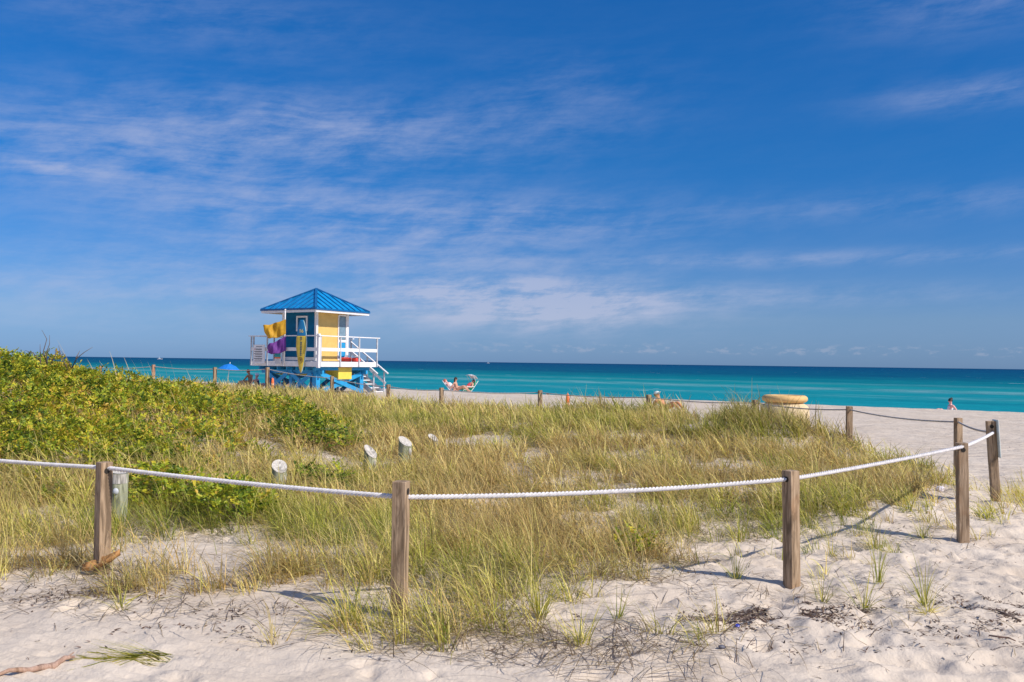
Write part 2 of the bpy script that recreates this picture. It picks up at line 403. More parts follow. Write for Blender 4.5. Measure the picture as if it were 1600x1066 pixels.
    gl_ = t.new('ShaderNodeBsdfGlossy'); gl_.inputs['Roughness'].default_value = .2; t.l.new(bp.outputs[0], gl_.inputs['Normal'])
    mx = t.new('ShaderNodeMixShader'); mx.inputs[0].default_value = .055; t.l.new(df.outputs[0], mx.inputs[1]); t.l.new(gl_.outputs[0], mx.inputs[2])
    t.l.new(mx.outputs[0], t.n['Material Output'].inputs[0])
    return m
M_SAND = sand_mat(); M_SEA = sea_mat(); M_GRASS = foliage('grass_blades', .38, .5); M_LEAF = foliage('leaves', .35, .45)
M_POST = wood('post_wood', (0.28, 0.19, 0.115), (0.52, 0.375, 0.245))
M_POST2 = wood('reddish_post_wood', (0.42, 0.20, 0.12), (0.52, 0.34, 0.24))
M_PILE = wood('mossy_piling', (0.30, 0.31, 0.20), (0.50, 0.50, 0.36), (0.22, 0.27, 0.14))
M_PILETOP = wood('weathered_cut_end', (0.50, 0.46, 0.40), (0.68, 0.64, 0.58), (0.36, 0.30, 0.24))
M_ROPE = plain('rope_white', (0.74, 0.71, 0.70), .8, .10, 30, .5)
M_ROPE2 = plain('rope_weathered', (0.50, 0.47, 0.46), .85, .15, 30, .5)
M_DARK = plain('dark_hole', (0.03, 0.025, 0.02), .9)
M_WHITE = plain('white_paint', (0.80, 0.78, 0.77), .5, .05, 5, .1)
M_STEEL = plain('rail_post_grey', (0.55, 0.57, 0.60), .4, .1)
M_ROOF = plain('blue_metal_roof', (0.004, 0.27, 0.60), .35, .12, 3, .05, 0.0, .5)
M_ROOFD = plain('blue_metal_edge', (0.006, 0.12, 0.32), .35, .12, 3, .05)
M_TEAL = plain('teal_blue_board', (0.003, 0.13, 0.26), .6, .12, 3, .2, 0.0, .12)
M_YEL = plain('cream_yellow_board', (0.74, 0.49, 0.15), .55, .05, 3, .2)
M_YEL2 = plain('bright_yellow_paint', (0.85, 0.63, 0.09), .5, .06, 3, .1)
M_BLUE = plain('bright_blue_paint', (0.02, 0.31, 0.62), .5, .08, 4, .2)
M_DBLUE = plain('dark_under_deck', (0.03, 0.13, 0.20), .7)
M_GLASS = plain('window_glass', (0.10, 0.16, 0.20), .08, .2, 2, .02, 0.0, .8)
def cloth_mat(name, c):
    m = plain(name, c, .6, .10, 9, .3); t = NT(m.node_tree); b = t.n['Principled BSDF']
    tr = t.new('ShaderNodeBsdfTranslucent'); tr.inputs[0].default_value = (*c, 1)
    mx = t.new('ShaderNodeMixShader'); mx.inputs[0].default_value = .35; t.l.new(b.outputs[0], mx.inputs[1]); t.l.new(tr.outputs[0], mx.inputs[2]); t.l.new(mx.outputs[0], t.n['Material Output'].inputs[0]); return m
M_FLAGY = cloth_mat('flag_yellow', (0.72, 0.42, 0.03)); M_FLAGP = cloth_mat('flag_purple', (0.22, 0.06, 0.36))
M_INK = plain('dark_ink', (0.10, 0.11, 0.13), .7); M_RED = plain('red_plastic', (0.75, 0.06, 0.04), .5)
M_ORANGE = plain('orange_plastic', (0.80, 0.17, 0.05), .5); M_SKIN = plain('skin', (0.62, 0.33, 0.22), .5, .05)
M_SKIN2 = plain('tanned_skin', (0.60, 0.28, 0.13), .5, .05); M_SKINP = plain('pink_skin', (0.80, 0.42, 0.36), .5, .05)
M_HAIR = plain('dark_hair', (0.035, 0.02, 0.015), .6); M_HAIRB = plain('brown_hair', (0.16, 0.09, 0.045), .6); M_HAIRR = plain('red_hair', (0.50, 0.12, 0.06), .6)
M_CLOTHW = plain('white_cloth', (0.82, 0.80, 0.82), .8); M_CLOTHG = plain('green_cloth', (0.03, 0.48, 0.30), .8); M_CLOTHR = plain('red_cloth', (0.55, 0.07, 0.09), .8)
M_CLOTHB = plain('navy_cloth', (0.03, 0.05, 0.14), .8); M_UMB = plain('umbrella_blue', (0.01, 0.20, 0.66), .6)
M_CONC = plain('cream_concrete', (0.70, 0.55, 0.33), .85, .10, 5, .5); M_RIM = plain('ochre_rim', (0.72, 0.46, 0.19), .8, .08, 5, .4)
M_BARK = wood('driftwood', (0.34, 0.21, 0.15), (0.50, 0.34, 0.26)); M_HUSK = wood('palm_husk', (0.40, 0.19, 0.07), (0.58, 0.32, 0.13))
M_TWIG = plain('grey_twig', (0.16, 0.12, 0.10), .9); M_SIGNB = plain('pale_sign', (0.66, 0.72, 0.68), .5, .06)
M_LINE = plain('sign_lines', (0.16, 0.16, 0.17), .8)

# ------------------------------------------------------------------ ground sheet
def axis(a, b, step, grow, lo, hi):
    c = list(np.arange(a, b, step)); s = step; v = c[-1]
    while v < hi: s *= grow; v += s; c.append(min(v, hi))
    s = step; v = c[0]
    while v > lo: s *= grow; v -= s; c.insert(0, max(v, lo))
    return np.array(c)
gx = axis(-4.6, 6.6, .028, 1.07, -4000, 4000); gy = axis(3.9, 9.5, .026, 1.03, -400, 4000)
GX, GY = np.meshgrid(gx, gy); GZ = terrain(GX.ravel(), GY.ravel())
nx, ny = len(gx), len(gy); idx = np.arange(nx*ny).reshape(ny, nx)
Q = np.stack([idx[:-1, :-1], idx[:-1, 1:], idx[1:, 1:], idx[1:, :-1]], -1).reshape(-1, 4)
beach = np_mesh('sand_beach', np.stack([GX.ravel(), GY.ravel(), GZ], -1), Q, M_SAND)
tag(beach, kind='structure')
SEA_Z = -1.0
sx = axis(-60, 160, 4, 1.25, -60000, 60000); sy = axis(0, 200, 4, 1.25, -8, 60000)
GX, GY = np.meshgrid(sx, sy)
nx, ny = len(sx), len(sy); idx = np.arange(nx*ny).reshape(ny, nx)
Q = np.stack([idx[:-1, :-1], idx[:-1, 1:], idx[1:, 1:], idx[1:, :-1]], -1).reshape(-1, 4)
sea = np_mesh('sea_water', np.stack([GX.ravel(), GY.ravel(), np.full(GX.size, SEA_Z)], -1), Q, M_SEA)
tag(sea, kind='structure')

# ------------------------------------------------------------------ grass
PAL = np.array([(.200, .270, .030), (.480, .470, .055), (.750, .660, .140), (.880, .750, .310), (.600, .420, .150)])
def blades(px, py, pz, L, phi, th0, th1, w, c0, c1, K=5):
    """curved ribbons; th = angle from vertical at root and tip"""
    n = len(px); t = np.linspace(0, 1, K)
    P = np.zeros((n, K, 3)); P[:, 0] = np.stack([px, py, pz], -1)
    for k in range(1, K):
        th = th0+(th1-th0)*((k-.5)/(K-1))**1.3
        st = L/(K-1)
        P[:, k, 0] = P[:, k-1, 0]+st*np.sin(th)*np.cos(phi)
        P[:, k, 1] = P[:, k-1, 1]+st*np.sin(th)*np.sin(phi)
        P[:, k, 2] = P[:, k-1, 2]+st*np.cos(th)
    tw = phi+np.pi/2+rng.uniform(-.7, .7, n)
    D = np.stack([np.cos(tw), np.sin(tw), rng.uniform(-.3, .3, n)], -1)
    W_ = (w[:, None]*(1-.88*t[None, :]**1.6))[:, :, None]*D[:, None, :]*.5
    V = np.stack([P-W_, P+W_], 2).reshape(n, K*2, 3)
    C = c0[:, None, :]*(1-t[None, :, None]**2)+c1[:, None, :]*t[None, :, None]**2
    C = np.repeat(C, 2, axis=1)
    b = np.arange(n)[:, None, None]*(2*K); k = np.arange(K-1)[None, :, None]*2
    Qd = b+k+np.array([0, 1, 3, 2])[None, None, :]
    return V.reshape(-1, 3), Qd.reshape(-1, 4), C.reshape(-1, 3)
def patch_mask(x, y):
    m = np.zeros(len(x))
    for cx, cy, rx, ry in PATCH:
        m = np.maximum(m, np.exp(-(((x-cx)/rx)**2+((y-cy)/ry)**2)**1.5))
    return m
HUSK = gnd(165, 893)
def grass_zone(x0, x1, y0, y1, tuft_d, nb, lw, Ls):
    A = (x1-x0)*(y1-y0); n = int(A*tuft_d)
    x = rng.uniform(x0, x1, n); y = rng.uniform(y0, y1, n)
    keep = (np.abs(x) < 0.62*y+1.5)
    d = pdist(x, y, GRASS) + 0.55*(fbm(x*1.6, y*1.6, 91, 3)-.5)
    dens = sm((d+.05)/.55)
    holes = fbm(x*.95, y*.95, 44, 3); dens = dens*(1-.80*sm((holes-.61)/.06))
    dens = dens*(1-patch_mask(x, y)*1.15)
    dens = np.maximum(dens, .13*(d > -.95)*(x > .8)*(x < 5.6)*(fbm(x*2.2, y*2.2, 5, 2) > .5))
    dens = dens*(.45+.55*sm((fbm(x*2.6, y*2.6, 77, 2)-.36)/.12))
    dl = pdist(x, y, LEAFY); dens = dens*np.where(dl > 0.2, np.where(y < 13, .75, .55), 1)
    # the right flank near the rope is thinner
    dens = dens*(1-.30*sm((x-1.2)/.8)*sm((8.4-y)/1.0)) 
    dens = np.maximum(dens, 1.3*np.exp(-((x+.42)/.48)**2-((y-5.35)/.28)**2))
    keep &= rng.uniform(0, 1, n) < dens
    keep &= np.hypot(x+.69, y-5.6) > .09
    keep &= ~((x > 1.02) & (x < 2.12) & (y > 6.0) & (y < 7.22))
    keep &= ~((np.abs(x-HUSK[0]) < .30) & (y < HUSK[1]+.05) & (y > HUSK[1]-1.0))
    # not standing inside posts
    x, y, d, dens = x[keep], y[keep], d[keep], dens[keep]
    n = len(x)
    tone = np.clip(fbm(x*.62, y*.62, 12, 3)*2.2-.43+rng.normal(0, .20, n), 0, 1)     # 0 green .. 1 straw
    right = sm((x-2.0)/3.5)*sm((17-y)/4); tone = np.clip(tone-.14*right, 0, 1)
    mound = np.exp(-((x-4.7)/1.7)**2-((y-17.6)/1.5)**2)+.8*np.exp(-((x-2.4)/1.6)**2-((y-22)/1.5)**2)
    size = (0.58+.62*rng.uniform(0, 1, n))*(0.66+.34*sm(d/.9))*(1+.60*mound)*(1+.35*np.exp(-((x+.6)/.7)**2-((y-5.4)/.35)**2))
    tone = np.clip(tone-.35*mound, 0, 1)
    k = nb
    X = np.repeat(x, k); Y = np.repeat(y, k); S = np.repeat(size, k); T = np.repeat(tone, k); N = len(X)
    ang = rng.uniform(0, 2*np.pi, N); rr = rng.uniform(0, 1, N)**.7*.075*(1+lw*20)
    X = X+rr*np.cos(ang); Y = Y+rr*np.sin(ang)
    Z = terrain(X, Y)-.015
    # lean: outwards plus the wind towards -x
    wind = .80; ox = np.cos(ang)*.80-wind+rng.normal(0, .55, N); oy = np.sin(ang)*.80+rng.normal(0, .55, N)+.10
    phi = np.arctan2(oy, ox); mag = np.hypot(ox, oy)
    L = Ls*S*(.55+.6*rng.uniform(0, 1, N))
    th0 = .08+.62*mag*rng.uniform(.05, 1, N); th1 = th0+.40+1.9*rng.uniform(0, 1, N)**1.2*(.5+.5*mag)
    flat = rng.uniform(0, 1, N) < .24; th0 = np.where(flat, th0+.8, th0); th1 = np.where(flat, th1+.6, th1)
    T = np.clip(T+rng.normal(0, .27, N)+flat*.3, 0, .999)
    f = T*(len(PAL)-1); i0 = f.astype(int); fr = (f-i0)[:, None]
    c0 = PAL[i0]*(1-fr)+PAL[np.minimum(i0+1, len(PAL)-1)]*fr
    T2 = np.clip(T+.28, 0, .999); f = T2*(len(PAL)-1); i1 = f.astype(int); fr = (f-i1)[:, None]
    c1 = PAL[i1]*(1-fr)+PAL[np.minimum(i1+1, len(PAL)-1)]*fr
    v = ((.40+.90*rng.uniform(0, 1, N)**.9)*(.82+.40*np.repeat(rng.uniform(0, 1, n), k)))[:, None]
    w = lw*(.7+.6*rng.uniform(0, 1, N))
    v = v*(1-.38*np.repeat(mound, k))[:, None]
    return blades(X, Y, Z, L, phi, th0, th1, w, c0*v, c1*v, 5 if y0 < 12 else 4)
def thatch(x0, x1, y0, y1, dens, L, w):
    n = int((x1-x0)*(y1-y0)*dens); x = rng.uniform(x0, x1, n); y = rng.uniform(y0, y1, n)
    d = pdist(x, y, GRASS)+.4*(fbm(x*1.6, y*1.6, 91, 3)-.5)
    k = (np.abs(x) < .62*y+1.5) & (rng.uniform(0, 1, n) < sm((d-.1)/.5)*(1-patch_mask(x, y))*(1-.55*sm((fbm(x*.95, y*.95, 44, 3)-.61)/.06)))
    x, y = x[k], y[k]; n = len(x)
    c = np.array([(.34, .25, .12), (.52, .42, .20), (.18, .13, .07), (.62, .52, .27), (.28, .29, .08)])[rng.integers(0, 5, n)]*rng.uniform(.6, 1.2, n)[:, None]
    return blades(x, y, terrain(x, y)+rng.uniform(0, .07, n), L*rng.uniform(.4, 1.3, n), rng.uniform(0, 6.28, n), rng.uniform(.7, 1.5, n), rng.uniform(1.2, 2.3, n), np.full(n, w), c, c*1.1, 5 if y0 < 12 else 4)
def join(parts):
    V, Qs, C, o = [], [], [], 0
    for v, q, c in parts: V.append(v); Qs.append(q+o); C.append(c); o += len(v)
    return np.concatenate(V), np.concatenate(Qs), np.concatenate(C)
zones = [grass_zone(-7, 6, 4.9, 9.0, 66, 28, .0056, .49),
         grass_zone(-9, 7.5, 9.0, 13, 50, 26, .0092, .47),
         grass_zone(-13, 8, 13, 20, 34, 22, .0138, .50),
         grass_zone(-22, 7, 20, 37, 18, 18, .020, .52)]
zones += [thatch(-7, 6, 5, 9, 750, .22, .0055), thatch(-9, 7.5, 9, 13, 480, .26, .008), thatch(-13, 8, 13, 20, 190, .32, .012), thatch(-22, 7, 20, 37, 60, .4, .018)]
# a few lying, half buried dry strands at the edge of the grass
def litter(n, cx, cy, rx, ry, L0, cols, w=.005):
    x = rng.normal(cx, rx, n); y = rng.normal(cy, ry, n); z = terrain(x, y)+.004+rng.uniform(0, .012, n)
    phi = rng.uniform(0, 2*np.pi, n); L = L0*rng.uniform(.4, 1.2, n)
    th = np.full(n, 1.50); c = np.array(cols)[rng.integers(0, len(cols), n)]*rng.uniform(.7, 1.2, n)[:, None]
    V, Q_, C = blades(x, y, z, L, phi, th-.35*rng.uniform(0, 1, n), th+.30, np.full(n, w), c, c, 6)
    V = V.reshape(n, -1, 3); V[:, :, 2] = np.maximum(V[:, :, 2], terrain(V[:, :, 0].ravel(), V[:, :, 1].ravel()).reshape(n, -1)+.004)
    return V.reshape(-1, 3), Q_, C
DRY = [(.20, .14, .09), (.33, .24, .13), (.42, .33, .18), (.12, .085, .06)]
lit = [litter(420, .1, 5.15, .55, .25, .42, DRY), litter(160, .75, 4.95, .4, .3, .4, DRY), litter(240, -1.6, 5.6, .8, .15, .28, DRY), litter(280, -3.0, 6.0, .7, .2, .25, DRY),
       litter(200, 1.2, 6.35, .8, .25, .22, DRY), litter(250, 2.3, 6.4, .6, .5, .25, DRY), litter(260, 3.5, 8.3, .9, .5, .25, DRY), litter(120, 1.8, 5.6, .8, .3, .2, DRY),
       litter(160, -2.35, 7.35, .5, .5, .22, DRY), litter(220, 3.0, 13, .8, .7, .3, DRY, .008), litter(160, -.5, 16.2, .8, .7, .3, DRY, .01), litter(200, 6.4, 10.5, .8, 1.2, .3, DRY, .006)]
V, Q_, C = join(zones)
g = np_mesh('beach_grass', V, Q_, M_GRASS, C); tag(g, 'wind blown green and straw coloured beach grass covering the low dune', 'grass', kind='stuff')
V, Q_, C = join(lit)
g = np_mesh('dry_grass_litter', V, Q_, M_GRASS, C); tag(g, 'dead brown grass strands and runners lying on the sand at the edge of the dune grass', 'dry grass', kind='stuff')
# thin strip of grass outside the last posts on the right
x = rng.uniform(5.0, 9.5, 900); y = 10.6+(x-5.6)*.55+rng.normal(0, .45, 900)
k = fbm(x*1.4, y*1.4, 3, 2) > .47; x, y = x[k], y[k]; X = np.repeat(x, 5); Y = np.repeat(y, 5); N = len(X)
X = X+rng.normal(0, .04, N); Y = Y+rng.normal(0, .04, N)
cc = PAL[rng.integers(1, 5, N)]
V, Q_, C = blades(X, Y, terrain(X, Y)-.01, rng.uniform(.1, .36, N), rng.normal(np.pi, .9, N), rng.uniform(.1, .9, N), rng.uniform(.6, 1.6, N), np.full(N, .007), cc, cc, 5)
g = np_mesh('sparse_grass', V, Q_, M_GRASS, C); tag(g, 'thin sparse grass on the sand beyond the corner post with the sign', 'grass', kind='stuff')

# ------------------------------------------------------------------ leafy cover
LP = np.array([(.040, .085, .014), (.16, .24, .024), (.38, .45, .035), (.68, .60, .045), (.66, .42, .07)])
def sprigs(x, y, z, nleaf, size, up, tone):
    """pinnate sprigs: leaflets in two rows along an arching stem"""
    n = len(x)
    phi = rng.uniform(0, 2*np.pi, n); el = np.clip(rng.normal(up, .35, n), -.1, 1.5)
    ax = np.stack([np.cos(phi)*np.cos(el), np.sin(phi)*np.cos(el), np.sin(el)], -1)
    side = np.stack([-np.sin(phi), np.cos(phi), rng.uniform(-.4, .4, n)], -1); side /= np.linalg.norm(side, axis=1)[:, None]
    nor = np.cross(ax, side)
    Vs = []; Cs = []
    base = np.stack([x, y, z], -1)
    for j in range(nleaf):
        t = (j//2+.6)/(nleaf/2); sg = 1 if j % 2 else -1
        if j == nleaf-1: t = 1.15; sg = 0
        sc = size*rng.uniform(.75, 1.2, n)
        o = base+ax*(t*size*nleaf*.36)[:, None]-np.array([0, 0, 1])*(t*t*size*.5)[:, None]
        ld = ax*.55+side*sg*.95+nor*rng.normal(0, .25, n)[:, None]+np.array([0, 0, .15])
        ld /= np.linalg.norm(ld, axis=1)[:, None]
        lw = np.cross(nor+rng.normal(0, .35, (n, 3)), ld); lw /= np.linalg.norm(lw, axis=1)[:, None]
        ln = np.cross(ld, lw); fold = .22
        S = sc[:, None]
        p = [o, o+ld*S*1.0, o+ld*S*.35+lw*S*.27+ln*S*fold*.5, o+ld*S*.72+lw*S*.24+ln*S*fold*.5,
             o+ld*S*.35-lw*S*.27+ln*S*fold*.5, o+ld*S*.72-lw*S*.24+ln*S*fold*.5]
        Vs.append(np.stack(p, 1))
        T = np.clip(tone+rng.normal(0, .17, n), 0, .999)*(len(LP)-1); i = T.astype(int); fr = (T-i)[:, None]
        c = (LP[i]*(1-fr)+LP[np.minimum(i+1, len(LP)-1)]*fr)*rng.uniform(.8, 1.15, n)[:, None]
        Cs.append(np.repeat(c[:, None, :], 6, 1))
    V = np.stack(Vs, 1).reshape(-1, 3); C = np.stack(Cs, 1).reshape(-1, 3)
    b = np.arange(n*nleaf)[:, None, None]*6
    Qd = (b+np.array([[0, 2, 3, 1], [0, 1, 5, 4]])[None]).reshape(-1, 4)
    return V, Qd, C
def leafy_zone(x0, x1, y0, y1, dens, size, nleaf=8):
    n = int((x1-x0)*(y1-y0)*dens)
    x = rng.uniform(x0, x1, n); y = rng.uniform(y0, y1, n)
    d = pdist(x, y, LEAFY)+.9*(fbm(x*1.1, y*1.1, 61, 3)-.5)
    h = (.32+.20*sm((-x-5.5)/2.5)*sm((17-y)/3))*sm((d+.2)/1.2)*(.25+1.5*fbm(x*1.9, y*1.9, 62, 3))
    gap = fbm(x*.8, y*.8, 63, 3)
    keep = (d > -.1) & (np.abs(x) < .62*y+1.5) & (rng.uniform(0, 1, n) < (1-.92*sm((gap-.47)/.07)*(1-.45*sm((y-11.5)/1.5))*(1-.8*sm((-x-7)/2))))
    x, y, h = x[keep], y[keep], h[keep]; n = len(x)
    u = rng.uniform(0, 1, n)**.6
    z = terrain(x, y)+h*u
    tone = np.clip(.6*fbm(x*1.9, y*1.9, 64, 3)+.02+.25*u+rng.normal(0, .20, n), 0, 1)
    return sprigs(x, y, z, nleaf, np.full(n, size), .55, tone)
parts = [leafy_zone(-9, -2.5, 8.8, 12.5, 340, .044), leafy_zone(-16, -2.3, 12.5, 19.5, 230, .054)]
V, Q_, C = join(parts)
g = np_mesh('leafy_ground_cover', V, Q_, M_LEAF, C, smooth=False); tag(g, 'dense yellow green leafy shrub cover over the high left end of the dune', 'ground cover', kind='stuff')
def bush(cx, cy, rx, ry, h, n, size, label, tone0=.45):
    bz = tz(cx, cy)
    e = empty('leafy_shrub', (cx, cy, bz), 0, label, 'shrub', 'low leafy shrubs among the grass')
    a = rng.uniform(0, 2*np.pi, n); r = rng.uniform(0, 1, n)**.5
    x = r*rx*np.cos(a); y = r*ry*np.sin(a)
    hh = h*np.sqrt(np.clip(1-r**2.2, 0, 1))*(.6+.8*fbm(x*3+cx, y*3+cy, 5, 2))
    u = rng.uniform(0, 1, n)**.4
    z = hh*u+terrain(x+cx, y+cy)-bz+.02
    V, Q_, C = sprigs(x, y, z, 9, np.full(n, size), .5, np.clip(tone0+rng.normal(0, .15, n), 0, 1))
    np_mesh('foliage', V, Q_, M_LEAF, C, e, False)
    mb = MB()
    for k in range(14):
        a = random.uniform(0, 6.28); q = random.uniform(.3, .8)
        p1 = Vector((rx*q*math.cos(a), ry*q*math.sin(a), h*random.uniform(.4, .7)))
        mb.tube([(0.06*math.cos(a), .06*math.sin(a), -.04), p1*.5+Vector((0, 0, h*.18)), p1], [.008, .006, .003], 5)
    mb.build('stems', M_TWIG, e, smooth=True)
    return e
bush(-2.75, 8.75, .42, .45, .36, 150, .052, 'low yellow green shrub behind the second rope span, by bare sand')
bush(-3.55, 9.35, .50, .45, .38, 150, .052, 'low leafy shrub just right of the mossy piling behind the leftmost rope post', .5)
bush(-3.2, 14.6, .75, .8, .35, 190, .060, 'darker round shrub in the grass below the lifeguard tower', .3)
bush(-2.25, 10.9, .35, .4, .25, 60, .05, 'small green shrub between the two cut pilings in the grass', .28)
bush(1.02, 7.45, .16, .16, .12, 30, .04, 'tiny bright green sprig at the tip of the shadow left of the third post', .40)

# tall thin stalks against the sea on the left crest
def stalks(n, pts):
    V_, P = [], []
    xs, ys, zs, Ls, th = [], [], [], [], []
    for (px, py, d, L, lean) in pts:
        p = at(px, py, d); xs.append(p.x); ys.append(p.y); zs.append(p.z); Ls.append(L); th.append(lean)
    n = len(xs); c = np.tile(np.array([.55, .45, .28]), (n, 1))
    return blades(np.array(xs), np.array(ys), np.array(zs), np.array(Ls), np.full(n, np.pi)+rng.normal(0, .25, n), np.array(th)*.8, np.array(th)*1.25, np.full(n, .018), c, c, 5)
pts = [(112, 582, 15, .62, .5), (183, 592, 16, .52, .35), (150, 590, 17, .4, .5), (205, 590, 18, .45, .4), (228, 590, 19, .42, .35), (252, 592, 20, .45, .45),
       (275, 596, 20, .5, .3), (300, 600, 22, .4, .4), (170, 588, 18, .38, .6), (218, 588, 20, .5, .5), (240, 590, 20, .38, .5), (130, 585, 16, .35, .45), (262, 592, 22, .42, .3)]
V, Q_, C = stalks(0, pts)
g = np_mesh('sea_oat_stalks', V, Q_, M_GRASS, C); tag(g, 'tall pale dry stalks leaning left against the sea above the left dune', 'grass stalks', kind='stuff')
def twig_bush(px, py, d, label, segs):
    p = at(px, py, d); e = empty('bare_branch', p, 0, label, 'branch', 'bare twigs sticking out of the leafy cover')
    mb = MB()
    for pl in segs:
        q = [Vector(((a-px)*d/F, random.uniform(-.05, .05), -(b-py)*d/F)) for a, b in pl]
        n = len(q); mb.tube(q, [.010*(1-.75*i/(n-1)) for i in range(n)], 5)
    mb.build('twigs', M_TWIG, e, smooth=True); return e
twig_bush(110, 575, 13.5, 'forked bare grey twig sticking up beside the long pale stalk on the left', [[(110, 575), (120, 560), (132, 550), (142, 542)], [(110, 575), (106, 560), (96, 548)], [(120, 560), (122, 548)], [(104, 578), (100, 562), (92, 552), (88, 540)]])
twig_bush(72, 568, 13.6, 'cluster of bare upright twigs at the crest of the leafy cover', [[(72, 568), (68, 550), (72, 530), (66, 516)], [(66, 568), (60, 552), (61, 538)], [(78, 570), (84, 556), (86, 545)], [(62, 566), (50, 552), (40, 548)], [(75, 570), (73, 552), (78, 538), (76, 524)]])

# ------------------------------------------------------------------ separate grass tufts on the open sand
def tuft(px, py, n, L, green, label, spread=.6, lie=0, w=.0052):
    p = gnd(px, py); N = n
    ang = rng.uniform(0, 2*np.pi, N); r = rng.uniform(0, .04, N)
    phi = ang+rng.normal(0, .3, N)
    if lie: phi = rng.normal(lie, .25, N); r = rng.uniform(0, .09, N)
    X = r*np.cos(ang); Y = r*np.sin(ang)
    th0 = rng.uniform(.05, spread, N); th1 = th0+rng.uniform(.1, 1.0, N)
    if lie: th0 = rng.uniform(1.25, 1.5, N); th1 = th0+.12
    T = np.clip(rng.normal(green, .2, N), 0, .999)*(len(PAL)-1); i = T.astype(int)
    c = PAL[i]*rng.uniform(.7, 1.1, N)[:, None]; c1 = PAL[np.minimum(i+1, 4)]*.9
    V, Q_, C = blades(X, Y, np.full(N, -.01), L*rng.uniform(.4, 1.1, N), phi, th0, th1, np.full(N, w), c, c1, 6)
    zz = terrain(V[:, 0]+p.x, V[:, 1]+p.y)-p.z; V[:, 2] = np.maximum(V[:, 2], zz+.004*(np.arange(len(V)) % 2+.5))
    o = np_mesh('grass_tuft', V, Q_, M_GRASS, C); o.location = p
    return tag(o, label, 'grass tuft', 'single grass tufts on the open sand')
tuft(965, 967, 22, .26, .35, 'small spiky green tuft on bare sand below the long rope span')
tuft(905, 1010, 26, .34, .5, 'thin drooping tuft nearest the bottom edge, right of the middle post', .9)
tuft(845, 970, 60, .42, .4, 'upright bushy tuft at the grass edge right of middle post', .5)
tuft(1285, 942, 22, .26, .35, 'small upright tuft just right of the foot of the third rope post')
tuft(1372, 912, 26, .42, .3, 'tall narrow tuft of straight blades on sand between two right posts', .16)
tuft(1350, 952, 24, .45, .45, 'long blades leaning right beside dark seaweed, in front of the right rope span', 1.1)
tuft(1445, 946, 34, .42, .35, 'tall open tuft with arching blades right of the lower right seaweed', .7)
tuft(1450, 958, 30, .22, .75, 'flat ring of short dry yellow blades at the foot of the tall open tuft', 1.4)
tuft(1548, 838, 12, .14, .8, 'tiny dead sprig on bare sand right of the fourth post', .5)
tuft(1300, 870, 24, .25, .5, 'thin tuft behind and right of the third rope post')
tuft(1440, 840, 22, .26, .6, 'dry tuft over the shadow of the fourth post')
tuft(690, 985, 30, .36, .45, 'sprawling tuft at the bottom of the grass below the middle post', 1.1)
tuft(560, 975, 24, .30, .5, 'low tuft between the long post shadow and the middle post', .9)
tuft(190, 950, 30, .26, .45, 'short leaning tuft on the sand below the leftmost post', 1.2)
tuft(250, 1032, 70, .42, .30, 'flattened bundle of green grass lying on the lower left sand', lie=math.pi*1.02)
tuft(1150, 905, 30, .30, .45, 'loose tuft left of the third post shadow, at the right end of near grass', .8)

# ------------------------------------------------------------------ rope fence
def post(p, h, w, rz, label, m=M_POST, lean=(0, 0), group='square timber posts of the dune rope fence', hole_side=None, hz=None, seg=8):
    e = empty('fence_post', p, rz, label, 'post', group); e.rotation_euler = (lean[0], lean[1], rz)
    mb = MB(); bm = mb.bm
    n = seg; rings = []
    for k in range(n+1):
        z = -.25+(h+.25)*k/n; j = .0016
        rings.append([bm.verts.new((sx_*w/2+random.uniform(-j, j), sy_*w/2+random.uniform(-j, j), z)) for sx_, sy_ in ((-1, -1), (1, -1), (1, 1), (-1, 1))])
    for a, b in zip(rings, rings[1:]):
        for k in range(4): bm.faces.new((a[k], a[(k+1) % 4], b[(k+1) % 4], b[k]))
    bm.faces.new(rings[0][::-1]); bm.faces.new(rings[-1])
    mb.build('post_shaft', m, e, bevel=.004)
    if hz:
        hb = MB()
        for sx_, sy_ in (hole_side or ()):
            hb = MB(); c = Vector((sx_*w/2, sy_*w/2, hz)); d = Vector((sx_, sy_, 0))
            hb.tube([c-d*.004, c+d*.0025], .021, 14)
            hb.build('rope_hole', M_DARK, e)
    return e
near = [  # px of axis, y of top, depth, width angle, label
 ((-5.35, 7.65), .80, 45, 'fence post beyond the left edge of the photo'),
 ((at(163, 722, 6.6).x, 6.6), .775, 50, 'leftmost near fence post, beside the mossy round piling, with husk at its foot'),
 ((at(627, 752, 5.6).x, 5.6), .855, 79, 'middle near fence post, half buried in grass'),
 ((at(1238, 735, 6.6).x, 6.6), .90, 30, 'near fence post with an orange stain at its top, standing on bare sand'),
 ((at(1505, 692, 8.2).x, 8.2), .91, -8, 'near fence post with a dark knot, last but one on the right'),
 ((at(1556, 658, 10.3).x, 10.3), 1.0, -14, 'leaning corner post that carries a pale sign board')]
TOPS = [None, (163, 722, 6.6), (627, 752, 5.6), (1238, 735, 6.6), (1505, 692, 8.2), (1556, 658, 10.3)]
POSTS = []
